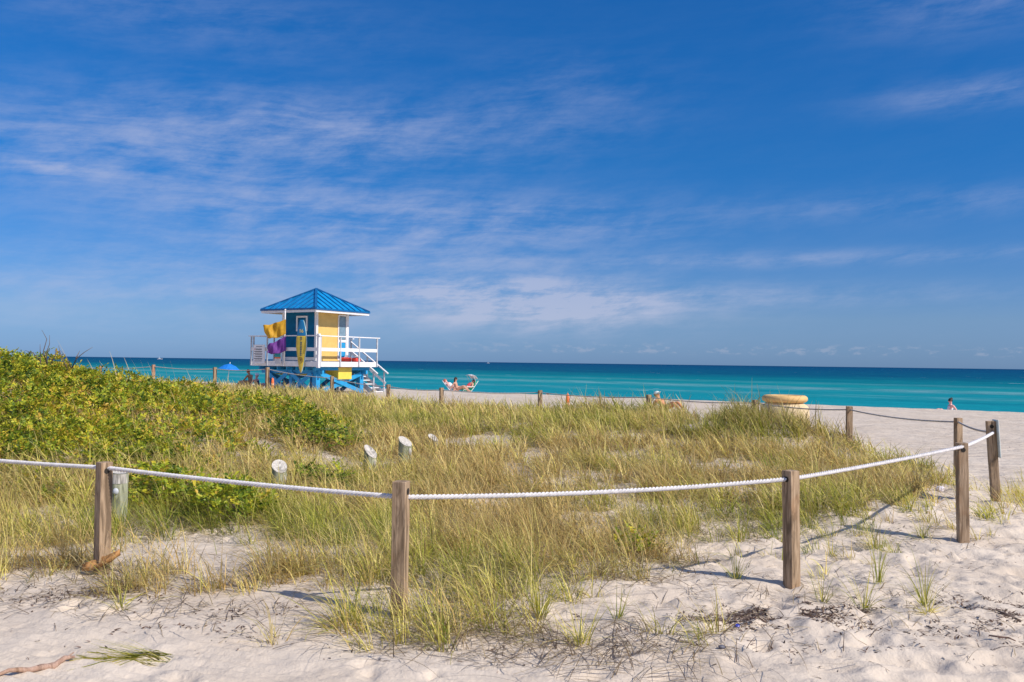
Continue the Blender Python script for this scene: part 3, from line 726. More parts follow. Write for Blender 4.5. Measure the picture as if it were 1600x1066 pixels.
for i, ((x, y), h, ang, lab) in enumerate(near):
    zt = at(*TOPS[i]).z if TOPS[i] else .85
    zb = tz(x, y); rz = R(ang)
    hs = ((-1, 0),) if i == 3 else ((0, -1),)
    lean = (0, 0)
    if i == 5: lean = (0, R(-3.5))
    if i == 4: lean = (0, R(-1.0))
    if i == 3: lean = (0, R(-1.2))
    e = post(Vector((x, y, zb)), zt-zb, .089, rz, lab, hole_side=hs, hz=zt-zb-.062, lean=lean); POSTS.append(e)
    if i == 5:
        sg = MB(); sg.box((.052, -.005, zt-zb-.20), (.012, .235, .43)); s_ = sg.build('sign_board', M_SIGNB, e, bevel=.01, segs=3)
        s_['label'] = 'pale green white sign board seen edge on'
        ln = MB()
        for k in range(7): ln.box((.0595, -.005, zt-zb-.05-.045*k), (.001, .15-.02*(k % 3), .014))
        ln.build('sign_marks', M_LINE, s_)
# the orange stain of the third post: a patch of bare reddish heartwood on its sunny face
stp = MB(); zt3 = at(1238, 735, 6.6).z-tz(*near[3][0])
def rope_curve(anch, sag, step=.01):
    pts = []
    for i, (a, b) in enumerate(zip(anch, anch[1:])):
        L = (b-a).length; n = max(4, int(L/step)); s = sag[i]
        for k in range(n): t = k/n; p = a.lerp(b, t); p.z -= s*4*t*(1-t); pts.append(p)
    pts.append(anch[-1]); return pts
def twisted_rope(name, anch, sag, r, pitch, m, label, step, ns=6):
    pts = rope_curve(anch, sag, step); P = np.array([tuple(p) for p in pts]); n = len(P)
    T = np.gradient(P, axis=0); T /= np.linalg.norm(T, axis=1)[:, None]
    up = np.array([0, 0, 1.]); U = np.cross(T, up); U /= np.linalg.norm(U, axis=1)[:, None]; Vv = np.cross(U, T)
    s = np.concatenate([[0], np.cumsum(np.linalg.norm(np.diff(P, axis=0), axis=1))])
    VV, QQ, o = [], [], 0
    for k in range(3):
        a = 2*np.pi*(s/pitch+k/3); c = P+(U*np.cos(a)[:, None]+Vv*np.sin(a)[:, None])*r*.50
        q = np.linspace(0, 2*np.pi, ns+1)[:-1]
        ring = c[:, None, :]+(U[:, None, :]*np.cos(q)[None, :, None]+Vv[:, None, :]*np.sin(q)[None, :, None])*r*.54
        VV.append(ring.reshape(-1, 3))
        i = np.arange(n-1)[:, None]*ns; j = np.arange(ns)[None, :]
        QQ.append(np.stack([i+j, i+(j+1) % ns, i+ns+(j+1) % ns, i+ns+j], -1).reshape(-1, 4)+o); o += n*ns
    ob = np_mesh(name, np.concatenate(VV), np.concatenate(QQ), m); return tag(ob, label, 'rope')
A = [Vector((-5.35, 7.65, .80)), at(164, 731, 6.6), at(627, 777, 5.6), at(1238, 748, 6.6), at(1508, 697, 8.2), at(1552, 676, 10.3)]
twisted_rope('fence_rope', A, [.02, .012, .03, .010, .008], .0165, .085, M_ROPE, 'thick white twisted rope threaded through the near fence posts', .0085, 7)
far = [(1497, 653, 13.3, 8), (1327, 635, 16.5, -5), (1180, 625, 19.3, 20), (1014, 617, 21.7, 20), (844, 610, 24.3, 20), (690, 606, 25.6, 30), (607, 601, 27.2, 30),
       (519, 588, 28.6, 30), (418, 574, 30, 40), (336, 574, 31, 40), (240, 570, 32, 40), (157, 572, 33, 40)]
flab = ['square post just behind the sign board post, against open beach sand', 'lone far fence post against open sand right of the concrete bin', 'far fence post directly left of the round cream concrete bin',
        'far fence post beside the seated person in the pale cap', 'far fence post left of the orange marker, its top against the sea', 'short far fence post just in front of the sunbathers in beach chairs',
        'slim far fence post just right of the tower stairs', 'far fence post in front of the blue legs of the lifeguard tower', 'tall pale far fence post under the left end of the tower deck',
        'far fence post beside the blue umbrella', 'reddish far fence post, second from the left on the crest', 'orange brown far fence post, leftmost on the crest']
FA = [at(1552, 676, 10.3)]
for (px, py, d, ang), lab in zip(far, flab):
    t = at(px, py, d); zb = min(tz(t.x, t.y), t.z-.62)
    post(Vector((t.x, t.y, zb)), t.z-zb, .10 if d > 14 else .09, R(ang), lab, M_POST2 if px in (240, 157) else M_POST, group='far square posts of the dune rope fence', seg=4)
    FA.append(Vector((t.x, t.y, t.z-.06)))
FA.append(at(60, 572, 34))
twisted_rope('fence_rope', FA, [.03]+[.05]*12, .015, .12, M_ROPE2, 'thin weathered rope along the far side of the dune fence', .03, 5)

# ------------------------------------------------------------------ round pilings
def piling(px, py, d, dia, tilt, az, label, knob=False, h=.7, sink=.3):
    """top centre at px,py; slanted cut top"""
    t = at(px, py, d); zb = min(tz(t.x, t.y), t.z-.2)-sink; H = t.z-zb
    e = empty('wood_piling', (t.x, t.y, zb), 0, label, 'piling', 'round cut pilings standing in the dune')
    n = 28; r = dia/2; mb = MB(); bm = mb.bm; rings = []
    def topz(x, y): return H-(x*math.cos(az)+y*math.sin(az))*math.tan(tilt)
    for k in range(9):
        f = k/8; ring = []
        for j in range(n):
            a = 2*math.pi*j/n; rr = r*(1+.035*math.sin(3*a+d)+.02*math.sin(7*a+k)); x, y = rr*math.cos(a), rr*math.sin(a)
            ring.append(bm.verts.new((x, y, f*topz(x, y))))
        rings.append(ring)
    for a, b in zip(rings, rings[1:]):
        for j in range(n): bm.faces.new((a[j], a[(j+1) % n], b[(j+1) % n], b[j]))
    mb.build('piling_shaft', M_PILE, e, smooth=True)
    mb = MB(); bm = mb.bm; c = bm.verts.new((0, 0, H-.012)); R1 = []
    for q, dz in ((.55, -.004), (1.01, .004)):
        R1.append([bm.verts.new((q*r*math.cos(2*math.pi*j/n)*(1+.035*math.sin(6*math.pi*j/n+d)), q*r*math.sin(2*math.pi*j/n)*(1+.035*math.sin(6*math.pi*j/n+d)), topz(q*r*math.cos(2*math.pi*j/n), q*r*math.sin(2*math.pi*j/n))+dz)) for j in range(n)])
    for j in range(n):
        bm.faces.new((c, R1[0][j], R1[0][(j+1) % n])); bm.faces.new((R1[0][j], R1[1][j], R1[1][(j+1) % n], R1[0][(j+1) % n]))
    mb.build('cut_end', M_PILETOP, e)
    if knob:
        mb = MB(); mb.sphere((.0, -r, H-.17), (.028, .02, .032)); mb.build('bolt_head', M_STEEL, e, smooth=True)
        mb = MB(); mb.tube([(0, 0, H-.012), (0, 0, H-.10)], r*1.03, n, caps=False); mb.build('pale_band', M_PILETOP, e)
    else:
        mb = MB(); mb.sphere((r*.8, -r*.55, H-.15), (.026, .026, .06)); mb.build('split_knot', M_PILETOP, e, smooth=True)
    return e
piling(187, 738, 8.5, .150, R(8), -.8, 'mossy grey green piling with a metal bolt, half hidden by the leftmost rope post', True)
piling(437, 729, 10.3, .17, R(38), -1.1, 'cut piling nearest the second rope span, with a dark ring on its slanted top')
piling(579, 706, 11.8, .165, R(45), -.6, 'slanted grey piling between the two other cut pilings in the grass')
piling(633, 690, 13.0, .19, R(35), -.7, 'tallest white topped slanted piling, above the middle rope post')
piling(677, 684, 15.5, .17, R(35), -.7, 'farthest mossy piling, almost hidden in grass upper right of the others')

# ------------------------------------------------------------------ concrete litter bin
t = at(1226, 627, 21.5); bz = min(tz(t.x, t.y), 0.02)
e = empty('concrete_bin', (t.x, t.y, bz), 0, 'round cream concrete bin with a thick rounded ochre rim, standing behind the grass', 'bin')
H = .93-bz
MB().lathe([(.40, 0), (.50, .03), (.565, .18), (.575, .40), (.56, H-.33), (.52, H-.27), (.45, H-.225), (.42, H-.20)], 48).build('bin_body', M_CONC, e, smooth=True)
pr = [(.40, H-.20)]+[(.435+.095*math.cos(a), H-.11+.085*math.sin(a)) for a in np.linspace(-1.45, 1.5, 12)]+[(.36, H-.03), (.33, H-.06), (.32, H-.19)]
MB().lathe(pr, 48).build('rim', M_RIM, e, smooth=True)

# ------------------------------------------------------------------ litter on the sand
def flakes(n, cx, cy, rx, ry, s0, cols):
    a = rng.normal(0, 1, (n, 2)); x = cx+a[:, 0]*rx; y = cy+a[:, 1]*ry
    k = fbm(x*5, y*5, 17, 2) > .42; x, y = x[k], y[k]; n = len(x)
    c = np.array(cols)[rng.integers(0, len(cols), n)]*rng.uniform(.7, 1.3, n)[:, None]
    return blades(x, y, terrain(x, y)+.002, s0*rng.uniform(.3, 1.3, n), rng.uniform(0, 6.28, n), rng.uniform(.9, 1.5, n), rng.uniform(1.4, 2.2, n), s0*.28*rng.uniform(.4, 1.2, n), c, c, 4)
WEED = [(.10, .06, .04), (.17, .10, .065), (.26, .18, .13), (.34, .25, .20), (.07, .05, .04)]
wp = []
for px, py, rx, ry, n in ((1220, 960, .22, .14, 2000), (1130, 972, .16, .07, 420), (1360, 965, .26, .14, 600), (1570, 955, .28, .2, 1500), (1500, 975, .3, .12, 420), (150, 930, .35, .12, 420), (320, 985, .3, .08, 160),
                          (1000, 900, .35, .10, 200), (1400, 830, .35, .25, 200), (700, 960, .5, .12, 220), (420, 960, .3, .08, 160), (1450, 1000, .7, .22, 260), (1530, 870, .6, .3, 120), (1250, 1010, 1.0, .2, 160), (600, 1020, 1.6, .2, 110)):
    p = gnd(px, py); wp.append(flakes(n, p.x, p.y, rx, ry, .040, WEED))
p = gnd(1570, 700); wp.append(flakes(500, p.x, p.y, 3, 2, .04, WEED))
V, Q_, C = join(wp)
g = np_mesh('dry_seaweed', V, Q_, M_GRASS, C); tag(g, 'dark crumbled dry seaweed and bits scattered over the white sand', 'seaweed', kind='stuff')
# driftwood, husk, cap, stone, shell
p0, p1 = gnd(-25, 1064), gnd(116, 1034)
e = MB(); q = []
for k in range(9):
    f = k/8; v = p0.lerp(p1, f); q.append(Vector((v.x, v.y+.012*math.sin(f*9), tz(v.x, v.y)+.016+.008*math.sin(f*7))))
e.tube(q, [.006, .009, .011, .013, .014, .017, .018, .014, .006], 8)
e.tube([q[5], q[6]+Vector((.02, .05, .01)), q[7]+Vector((.02, .055, .012))], [.010, .007, .003], 6)
o = e.build('driftwood', M_BARK, smooth=True); tag(o, 'long flat brown piece of driftwood on the sand in the lower left corner', 'driftwood')
p = gnd(165, 893)
mb = MB(); bm = mb.bm; rows = []
for i in range(9):
    f = i/8; row = []
    for j in range(5):
        g_ = j/4-.5; wd = .10*math.sin(math.pi*min(1, f*.8+.2))+.015
        row.append(bm.verts.new((-.16+.30*f, g_*wd-.03*f, .012+.10*f*f+.05*(g_*2)**2+.006*math.sin(f*20+j))))
    rows.append(row)
for a, b in zip(rows, rows[1:]):
    for j in range(4): bm.faces.new((a[j], a[j+1], b[j+1], b[j]))
o = mb.build('palm_husk', M_HUSK, smooth=True); o.location = p+Vector((.02, -.06, .03)); o.rotation_euler = (.3, -.15, .3); o.scale = (.9, .9, .9)
sol = o.modifiers.new('thick', 'SOLIDIFY'); sol.thickness = .012
tag(o, 'curled orange brown palm husk lying at the foot of the leftmost rope post', 'palm husk')
p = gnd(1152, 980); o = MB().lathe([(.0, .012), (.011, .012), (.014, .009), (.0145, 0)], 20).build('bottle_cap', plain('cap_blue', (.02, .05, .5), .3), smooth=True)
o.location = p+Vector((0, 0, .004)); o.rotation_euler = (.7, .2, 0); tag(o, 'small bright blue bottle cap on the sand beside the seaweed', 'bottle cap')
p = gnd(1128, 1013); mb = MB(); mb.sphere((0, 0, .006), (.026, .015, .012)); o = mb.build('shell', plain('shell_dark', (.12, .12, .15), .5), smooth=True); o.location = p; o.rotation_euler = (0, .2, .5); tag(o, 'small dark grey shell on bare sand below the blue cap', 'shell')
p = gnd(1469, 770); mb = MB(); bm = mb.bm
bmesh.ops.create_icosphere(bm, subdivisions=3, radius=.045)
for v in bm.verts:
    k = 1+.45*(random.random()-.5); v.co = Vector((v.co.x*k, v.co.y*k, v.co.z*k*.8))
o = mb.build('crumpled_paper', plain('paper', (.75, .70, .70), .8)); o.location = p+Vector((0, 0, .04)); tag(o, 'crumpled white paper at the edge of the grass left of the fourth post', 'paper')
p0, p1 = gnd(1540, 812), gnd(1562, 796); o = MB().tube([p0+Vector((0, 0, .008)), (p0+p1)/2+Vector((0, 0, .02)), p1+Vector((0, 0, .01))], [.004, .006, .003], 6).build('stick', M_TWIG, smooth=True); tag(o, 'short grey stick on the sand between the fourth post and the sign post', 'stick')
p0, p1 = gnd(1595, 975), gnd(1556, 958); o = MB().tube([p0+Vector((0, 0, .008)), (p0+p1)/2+Vector((0, 0.02, .012)), p1+Vector((0, 0, .01))], [.009, .008, .004], 6).build('stick', M_TWIG, smooth=True); tag(o, 'dark bent stick in the seaweed at the right edge of the photo', 'stick')
p = gnd(1567, 1000); o = MB().tube([p+Vector((-.06, .04, .01)), p+Vector((-.02, .0, .014)), p+Vector((.03, -.01, .012)), p+Vector((.04, -.06, .01))], [.004, .006, .005, .003], 6).build('stick', M_BARK, smooth=True); tag(o, 'crooked brown stick on the sand near the lower right corner', 'stick')
p = gnd(20, 735)

# ------------------------------------------------------------------ lifeguard tower
TC = Vector((-9.7, 44.2, 0)); TA = math.atan2(-.54, .84)
tz0 = min(tz(TC.x, TC.y), 0.0)
T = empty('lifeguard_tower', (TC.x, TC.y, 0), TA, 'yellow and blue wooden lifeguard tower on blue legs with a blue metal hip roof', 'lifeguard tower')
TM = Matrix.Translation((TC.x, TC.y, 0)) @ Matrix.Rotation(TA, 4, 'Z')
DZ0, DT = 1.28, 1.52
# cabin walls: front left teal, right yellow; hx, hy half sizes
hx, hy, z0, z1 = 1.1, 1.05, DT+.02, 3.92
mb = MB(); mb.box((0, -hy+.03, (z0+z1)/2), (2*hx-.06, .06, z1-z0)); wl = mb.build('cabin_wall', M_TEAL, T); wl['label'] = 'teal blue cabin wall'
mb = MB(); mb.box((hx-.03, 0, (z0+z1)/2), (.06, 2*hy-.14, z1-z0)); wr = mb.build('cabin_wall', M_YEL, T); wr['label'] = 'cream yellow cabin wall'
mb = MB(); mb.box((0, hy-.03, (z0+z1)/2), (2*hx-.06, .06, z1-z0)); w3 = mb.build('cabin_wall', M_TEAL, T); w3['label'] = 'teal blue cabin wall on the sea side'
mb = MB(); mb.box((-hx+.03, 0, (z0+z1)/2), (.06, 2*hy-.14, z1-z0)); w4 = mb.build('cabin_wall', M_YEL, T); w4['label'] = 'cream yellow cabin wall on the far side'
for sx_, sy_ in ((1, -1), (1, 1), (-1, -1), (-1, 1)):
    MB().box((sx_*hx, sy_*hy, (z0+z1)/2), (.13, .13, z1-z0-.01)).build('corner_trim', M_WHITE, T, bevel=.008)
MB().box((0, -hy-.012, z0+.10), (2*hx-.15, .03, .16)).build('base_trim', M_WHITE, T)
MB().box((hx+.012, 0, z0+.06), (.03, 2*hy-.15, .10)).build('base_trim', M_YEL, T)
# window on the teal wall
def window(cx, cz, w, h, axis_, off, name='window', fr=.08, gm=M_GLASS):
    mb = MB()
    def bx(a, b, sa, sb, th=.05):
        if axis_ == 'y': mb.box((cx+a, off-th/2, cz+b), (sa, th, sb))
        else: mb.box((off+th/2, cx+a, cz+b), (th, sa, sb))
    bx(0, h/2, w+fr, fr); bx(0, -h/2, w+fr, fr); bx(-w/2, 0, fr, h-fr); bx(w/2, 0, fr, h-fr)
    o = mb.build(name, M_WHITE, T)
    mb = MB()
    if axis_ == 'y': mb.box((cx, off-.006, cz), (w-fr, .012, h-fr))
    else: mb.box((off+.006, cx, cz), (.012, w-fr, h-fr))
    mb.build('pane', gm, o); return o
window(.16, 3.34, .66, .66, 'y', -hy, gm=M_TEAL)
# door on the yellow side: tall glazed upper light, blue lower panel
dr = MB(); cy = .70
for a, b, sa, sb in ((-.27, 2.70, .07, 2.2), (.27, 2.70, .07, 2.2), (0, 3.80, .47, .07), (0, 2.54, .47, .13), (0, 1.63, .47, .10)): dr.box((hx+.02, cy+a, b), (.045, sa, sb))
door = dr.build('door', M_WHITE, T, bevel=.004)
MB().box((hx+.012, cy, 3.18), (.02, .46, 1.14)).build('pane', M_GLASS, door)
MB().box((hx+.035, cy, 3.18), (.01, .40, 1.08)).build('curtain_light', plain('door_glass', (.20, .30, .38), .1), door)
MB().box((hx+.012, cy, 2.08), (.02, .46, .78)).build('panel', M_BLUE, door)
# roof
rh, ez, apz = 1.86, 4.02, 5.10
mb = MB(); mb.poly([(-rh, -rh, ez), (rh, -rh, ez), (rh, rh, ez), (-rh, rh, ez), (0, 0, apz)], [(0, 1, 4), (1, 2, 4), (2, 3, 4), (3, 0, 4), (3, 2, 1, 0)])
roof = mb.build('roof', M_ROOF, T)
slope = (apz-ez)/rh
seams = MB()
for side in range(4):
    Rm = Matrix.Rotation(side*math.pi/2, 3, 'Z')
    k = -1.6
    while k <= 1.61:
        zt_ = ez+(rh-abs(k))*slope
        if abs(k) < rh-.1: seams.beam(Rm @ Vector((k, -rh, ez+.014)), Rm @ Vector((k, -abs(k)-.02, zt_+.014)), .045, .045)
        k += .40
seams.build('roof_seam', M_ROOFD, roof)
rc = MB()
for sx_, sy_ in ((1, 1), (1, -1), (-1, 1), (-1, -1)): rc.beam((sx_*rh, sy_*rh, ez+.02), (0, 0, apz+.03), .12, .05)
rc.build('ridge_cap', M_ROOFD, roof)
fb = MB(); fw = MB()
for side in range(4):
    Rm = Matrix.Rotation(side*math.pi/2, 3, 'Z')
    fb.box(Rm @ Vector((0, -rh-.012, ez-.03)), (2*rh+.02 if side % 2 == 0 else .03, .03 if side % 2 == 0 else 2*rh-.02, .09))
    fw.box(Rm @ Vector((0, -rh+.03, ez-.13)), (2*rh-.04 if side % 2 == 0 else .03, .03 if side % 2 == 0 else 2*rh-.10, .11))
fb.build('roof_edge', M_ROOFD, roof); fw.build('fascia_board', M_WHITE, roof)
MB().box((0, 0, ez-.09), (2*rh-.1, 2*rh-.1, .015)).build('soffit', M_WHITE, roof)
# deck
dx, dy = 2.2, 2.0
MB().box((0, 0, DT-.03), (2*dx-.1, 2*dy-.1, .05)).build('deck_floor', M_STEEL, T)
fd = MB()
for sy_ in (-1, 1): fd.box((0, sy_*dy, (DZ0+DT)/2), (2*dx+.04, .05, DT-DZ0))
for sx_ in (-1, 1): fd.box((sx_*dx, 0, (DZ0+DT)/2), (.05, 2*dy-.06, DT-DZ0))
fd.build('deck_fascia', M_WHITE, T, bevel=.006)
jb = MB()
for k in range(7): jb.box((-1.9+k*.63, 0, 1.19), (.07, 2*dy-.3, .16))
for sy_ in (-1.5, 1.5): jb.box((0, sy_, 1.02), (2*dx-.3, .12, .17))
jb.build('deck_joists', M_BLUE, T)
# rails
rt = DT+1.20
def rail_side(p0, p1, n, nm='left'):
    p0, p1 = Vector(p0), Vector(p1)
    for k in range(n+1):
        q = p0.lerp(p1, k/n); MB().box((q.x, q.y, (DZ0+rt)/2), (.06, .06, rt-DZ0-.01)).build('railing_post', M_STEEL, T, bevel=.004)
    d = (p1-p0).normalized()
    MB().beam(p0+Vector((0, 0, rt))-d*.15, p1+Vector((0, 0, rt))+d*.15, .12, .045).build('top_rail', M_WHITE, T)
    MB().beam(p0+Vector((0, 0, DT+.57))-d*.02, p1+Vector((0, 0, DT+.57))+d*.02, .035, .16).build('mid_rail', M_WHITE, T)
rail_side((-dx-.05, -dy-.06, 0), (dx+.03, -dy-.06, 0), 4)
rail_side((dx+.06, -dy+.1, 0), (dx+.06, dy, 0), 3)
rail_side((-dx-.06, -dy+.1, 0), (-dx-.06, dy, 0), 3)
MB().box((dx+.05, -dy-.03, (DZ0+rt)/2+.02), (.13, .13, rt-DZ0+.14)).build('corner_post', M_WHITE, T, bevel=.006)
# legs and braces
for sx_, sy_ in ((1.6, -1.5), (1.6, 1.5), (-1.6, -1.5), (-1.6, 1.5), (0, -1.5), (0, 1.5)):
    MB().box((sx_, sy_, .35), (.26 if sx_ else .2, .26 if sx_ else .2, 1.16+.6)).build('leg', M_BLUE, T, bevel=.01)
def brace(p0, p1): MB().beam(p0, p1, .05, .20).build('brace', M_BLUE, T)
for x0, x1 in ((1.5, .1), (.1, 1.5), (-1.5, -.1), (-.1, -1.5)): brace((x0, -1.66 if x0 > x1 else -1.72, .05), (x1, -1.66 if x0 > x1 else -1.72, .95))
brace((1.76, -1.4, .05), (1.76, 1.4, .95)); brace((1.82, 1.4, .05), (1.82, -1.4, .95))
brace((1.5, 1.66, .05), (.1, 1.66, .95)); brace((.1, 1.72, .05), (1.5, 1.72, .95)); brace((-1.5, 1.66, .05), (-.1, 1.66, .95)); brace((-1.76, -1.4, .05), (-1.76, 1.4, .95)); brace((-1.82, 1.4, .05), (-1.82, -1.4, .95))
sb = MB().box((1.50, .10, .96), (.86, .92, .56)).build('storage_box', M_YEL2, T, bevel=.015)
MB().box((1.50, .10, 1.255), (.90, .96, .03)).build('lid', M_YEL, sb)
# stairs along the far right side
xs0, xs1, ys0, ys1 = -.35, 1.95, 2.12, 2.92
for yy in (ys0+.02, ys1-.02): MB().beam((xs0, yy, DT-.14), (xs1, yy, -.05), .05, .24).build('stringer', M_STEEL, T)
for k in range(8):
    f = (k+.5)/8; MB().box((xs0+(xs1-xs0)*f, (ys0+ys1)/2, DT-.08-(DT-.02)*f), (.28, ys1-ys0-.1, .04)).build('tread', M_WHITE, T)
MB().box((-1.2, 2.5, DT-.03), (1.65, .8, .05)).build('landing', M_STEEL, T)
for yy in (ys0, ys1):
    for f in (0, .5, 1): MB().box((xs0+(xs1-xs0)*f, yy, DT-(DT)*f+.40), (.06, .06, 1.25)).build('railing_post', M_STEEL, T)
    MB().beam((xs0-.1, yy, DT+1.10), (xs1+.25, yy, .95), .10, .05).build('handrail', M_WHITE, T)
MB().beam((xs0-.1, ys1, DT+.55), (xs1+.1, ys1, .45), .03, .12).build('mid_rail', M_WHITE, T)
rail_side((-2.0, ys1+.02, 0), (xs0, ys1+.02, 0), 2)
# things on and around the tower, each its own top-level object
def twr(name, loc, rz, label, cat, group=None):
    w = TM @ Vector(loc); return empty(name, w, TA+rz, label, cat, group)
def text_mesh(s, size, name, m, parent, loc, rot, ext=.002):
    cu = bpy.data.curves.new('txt', 'FONT'); cu.body = s; cu.size = size; cu.extrude = ext; cu.align_x = 'CENTER'; cu.align_y = 'CENTER'
    to = bpy.data.objects.new('txt', cu); col.objects.link(to); dg = bpy.context.evaluated_depsgraph_get(); dg.update()
    me = bpy.data.meshes.new_from_object(to.evaluated_get(dg)); me.name = name
    bpy.data.objects.remove(to); me.materials.clear(); me.materials.append(m)
    o = bpy.data.objects.new(name, me); col.objects.link(o); o.parent = parent; o.location = loc; o.rotation_euler = rot; return o
# upright surfboard on the front rail
e = twr('surfboard', (1.27, -dy-.16, .98), R(14), 'long blue and yellow surfboard numbered 16, upright against the front rail of the tower', 'surfboard')
def board_half(z):  # half width of the outline at height z (0..2.47)
    L = 2.47; t = z/L
    return .285*min(1, (math.sin(math.pi*min(1, t*.92+.03)))**.62) if t > .5 else .285*min(1, (t/.5)**.62*.98+.02)
def board_part(zs, m, name, r=0.035):
    mb = MB(); bm = mb.bm; rings = []
    for z in zs:
        h = max(.006, board_half(z)); ring = []
        for j in range(16):
            a = 2*math.pi*j/16; ring.append(bm.verts.new((h*math.cos(a), r*math.sin(a)*min(1, h/.1), z)))
        rings.append(ring)
    for a, b in zip(rings, rings[1:]):
        for j in range(16): bm.faces.new((a[j], a[(j+1) % 16], b[(j+1) % 16], b[j]))
    bm.faces.new(rings[0][::-1]); bm.faces.new(rings[-1])
    return mb.build(name, m, e, smooth=True)
M_SURFB = plain('surfboard_blue', (.01, .19, .42), .4, .05)
board_part(list(np.linspace(0, 1.72, 26)), plain('surfboard_yellow', (.62, .45, .06), .45, .06), 'board_tail'); up = board_part(list(np.linspace(1.722, 2.47, 22)), M_SURFB, 'board_nose')
ed = MB(); ed.tube([(board_half(z)+.001, -.004, z) for z in np.linspace(.02, 2.45, 40)], .016, 6); ed.build('board_rail', plain('rail_pale_blue', (.45, .68, .72), .4), e, smooth=True)
text_mesh('16', .24, 'number', M_YEL2, up, (0, -.038, 1.95), (math.pi/2, 0, 0), .003)
mk = MB()
for k in range(11):
    if k == 2: continue
    mk.box((.0+.004*(k % 2), -.0375, 1.66-.083*k), (.095-.01*(k % 3), .004, .055))
mk.box((0, -.0368, 1.24), (.02, .002, .86))
mk.build('marks', plain('board_ink', (.09, .12, .13), .6), e)
em = MB(); em.tube([(.105*math.cos(a), -.038, .60+.135*math.sin(a)) for a in np.linspace(.0, 6.2832, 25)], .012, 5, False); em.box((0, -.0375, .60), (.085, .004, .12)); em.box((0, -.0375, .655), (.12, .005, .025)); em.build('emblem', plain('board_ink2', (.22, .13, .03), .6), e)
# flag pole and flags
pl = twr('flagpole', (.12, -dy-.12, 1.3), 0, 'slim white flagpole fixed to the front rail of the lifeguard tower', 'flagpole')
MB().tube([(0, 0, 0), (0, 0, 2.62)], .028, 10).build('pole', M_WHITE, pl, smooth=True); MB().sphere((0, 0, 2.64), .045).build('finial', M_WHITE, pl, smooth=True)
def flag(name, px, corners, m, label, amp, seed, d=42.2):
    """corners: hoist top, hoist bottom, fly bottom, fly top in photograph pixels at the pole's distance"""
    P = [at(a, b, d) for a, b in corners]; o0 = P[0]
    n, k = 26, 14; V, Qs = [], []
    for i in range(n+1):
        u = i/n
        for j in range(k+1):
            v = j/k; p = P[0].lerp(P[3], u).lerp(P[1].lerp(P[2], u), v)-o0
            wv = amp*u**.6*(math.sin(u*11+v*2.2+seed)+.4*math.sin(u*23-v*4+seed*2))
            p += Vector((0.02*math.sin(v*8+seed)*u, wv, -.06*math.sin(u*math.pi)*(.5+v)+.03*math.sin(u*14+v*4+seed)*u)); V.append(tuple(p))
    for i in range(n):
        for j in range(k): a = i*(k+1)+j; Qs.append((a, a+1, a+k+2, a+k+1))
    e = empty(name, o0, 0, label, 'flag', 'flags flying from the tower flagpole')
    c = np_mesh('cloth', V, Qs, m, parent=e); s = c.modifiers.new('thick', 'SOLIDIFY'); s.thickness = .006
    return e
flag('flag', 447, [(446.5, 499), (446.5, 522), (417, 528), (411, 509)], M_FLAGY, 'yellow warning flag, upper one on the tower pole', .085, 1.0)
flag('flag', 447, [(446.5, 525), (447, 548), (418, 552), (417, 539)], M_FLAGP, 'purple warning flag, lower one on the tower pole', .085, 2.4)
# signs on the rail
sg = twr('notice_board', (-1.62, -dy-.115, 1.38), 0, 'large white rules board at the left end of the tower rail', 'sign')
MB().box((0, 0, .46), (.80, .02, .92)).build('board', M_WHITE, sg, bevel=.006)
lb = MB()
for k in range(7):
    w_ = (.42, .5, .56, .6, .5, .58, .5)[k]; z_ = .82-.115*k
    lb.box((-.06 if k else 0, -.012, z_), (w_, .004, .03)); 
    if 0 < k < 6: lb.box((-.02, -.0125, z_-.035), (w_*.8, .004, .018))
lb.build('writing_lines', M_LINE, sg); MB().box((-.30, -.0128, .70), (.05, .005, .05)).build('symbol', M_RED, sg)
sg = twr('notice_board', (-.33, -dy-.115, 1.38), 0, 'small sign with teal and orange picture, right of the large rules board', 'sign')
MB().box((0, 0, .30), (.42, .02, .60)).build('board', M_WHITE, sg, bevel=.005)
MB().box((0, -.012, .46), (.40, .005, .26)).build('picture_band', plain('teal_print', (.01, .30, .32), .5), sg)
MB().box((0, -.0135, .29), (.40, .005, .07)).build('picture_band', M_ORANGE, sg)
lb = MB()
for k in range(4): lb.box((0, -.012, .21-.055*k), (.32, .004, .014))
lb.build('writing_lines', M_LINE, sg)
# red bags on the deck
for k, (a, b) in enumerate(((1.55, .55), (1.75, 1.05))):
    e = twr('rescue_bag', (a, b, DT+.01), .3*k, ['red rescue bag on the tower deck in front of the cabin door', 'second red rescue bag lying right of the first on the tower deck'][k], 'bag', 'red rescue bags on the tower deck')
    MB().box((0, 0, .10), (.30, .50, .20)).build('bag_body', M_RED, e, bevel=.06, segs=3); MB().tube([(-.0, -.15, .19), (0, -.08, .25), (0, .08, .25), (0, .15, .19)], .012, 6).build('strap', M_CLOTHW, e, smooth=True)
# rescue board slung under the deck
e = twr('rescue_board', (-.25, -1.05, .93), R(2), 'long yellow rescue board stored under the tower deck', 'rescue board')
mb = MB(); bm = mb.bm; rings = []
for k in range(25):
    u = k/24; xx = -1.45+2.9*u; h = .30*math.sin(math.pi*(u*.96+.02))**.55; rings.append([bm.verts.new((xx, h*math.cos(2*math.pi*j/14), .11*math.sin(2*math.pi*j/14)*min(1, h/.15)+.12*(2*u-1)**4)) for j in range(14)])
for a, b in zip(rings, rings[1:]):
    for j in range(14): bm.faces.new((a[j], a[(j+1) % 14], b[(j+1) % 14], b[j]))
bm.faces.new(rings[0][::-1]); bm.faces.new(rings[-1]); mb.build('hull', M_YEL2, e, smooth=True)
MB().box((0, 0, .112), (1.2, .36, .015)).build('deck_pad', M_INK, e)

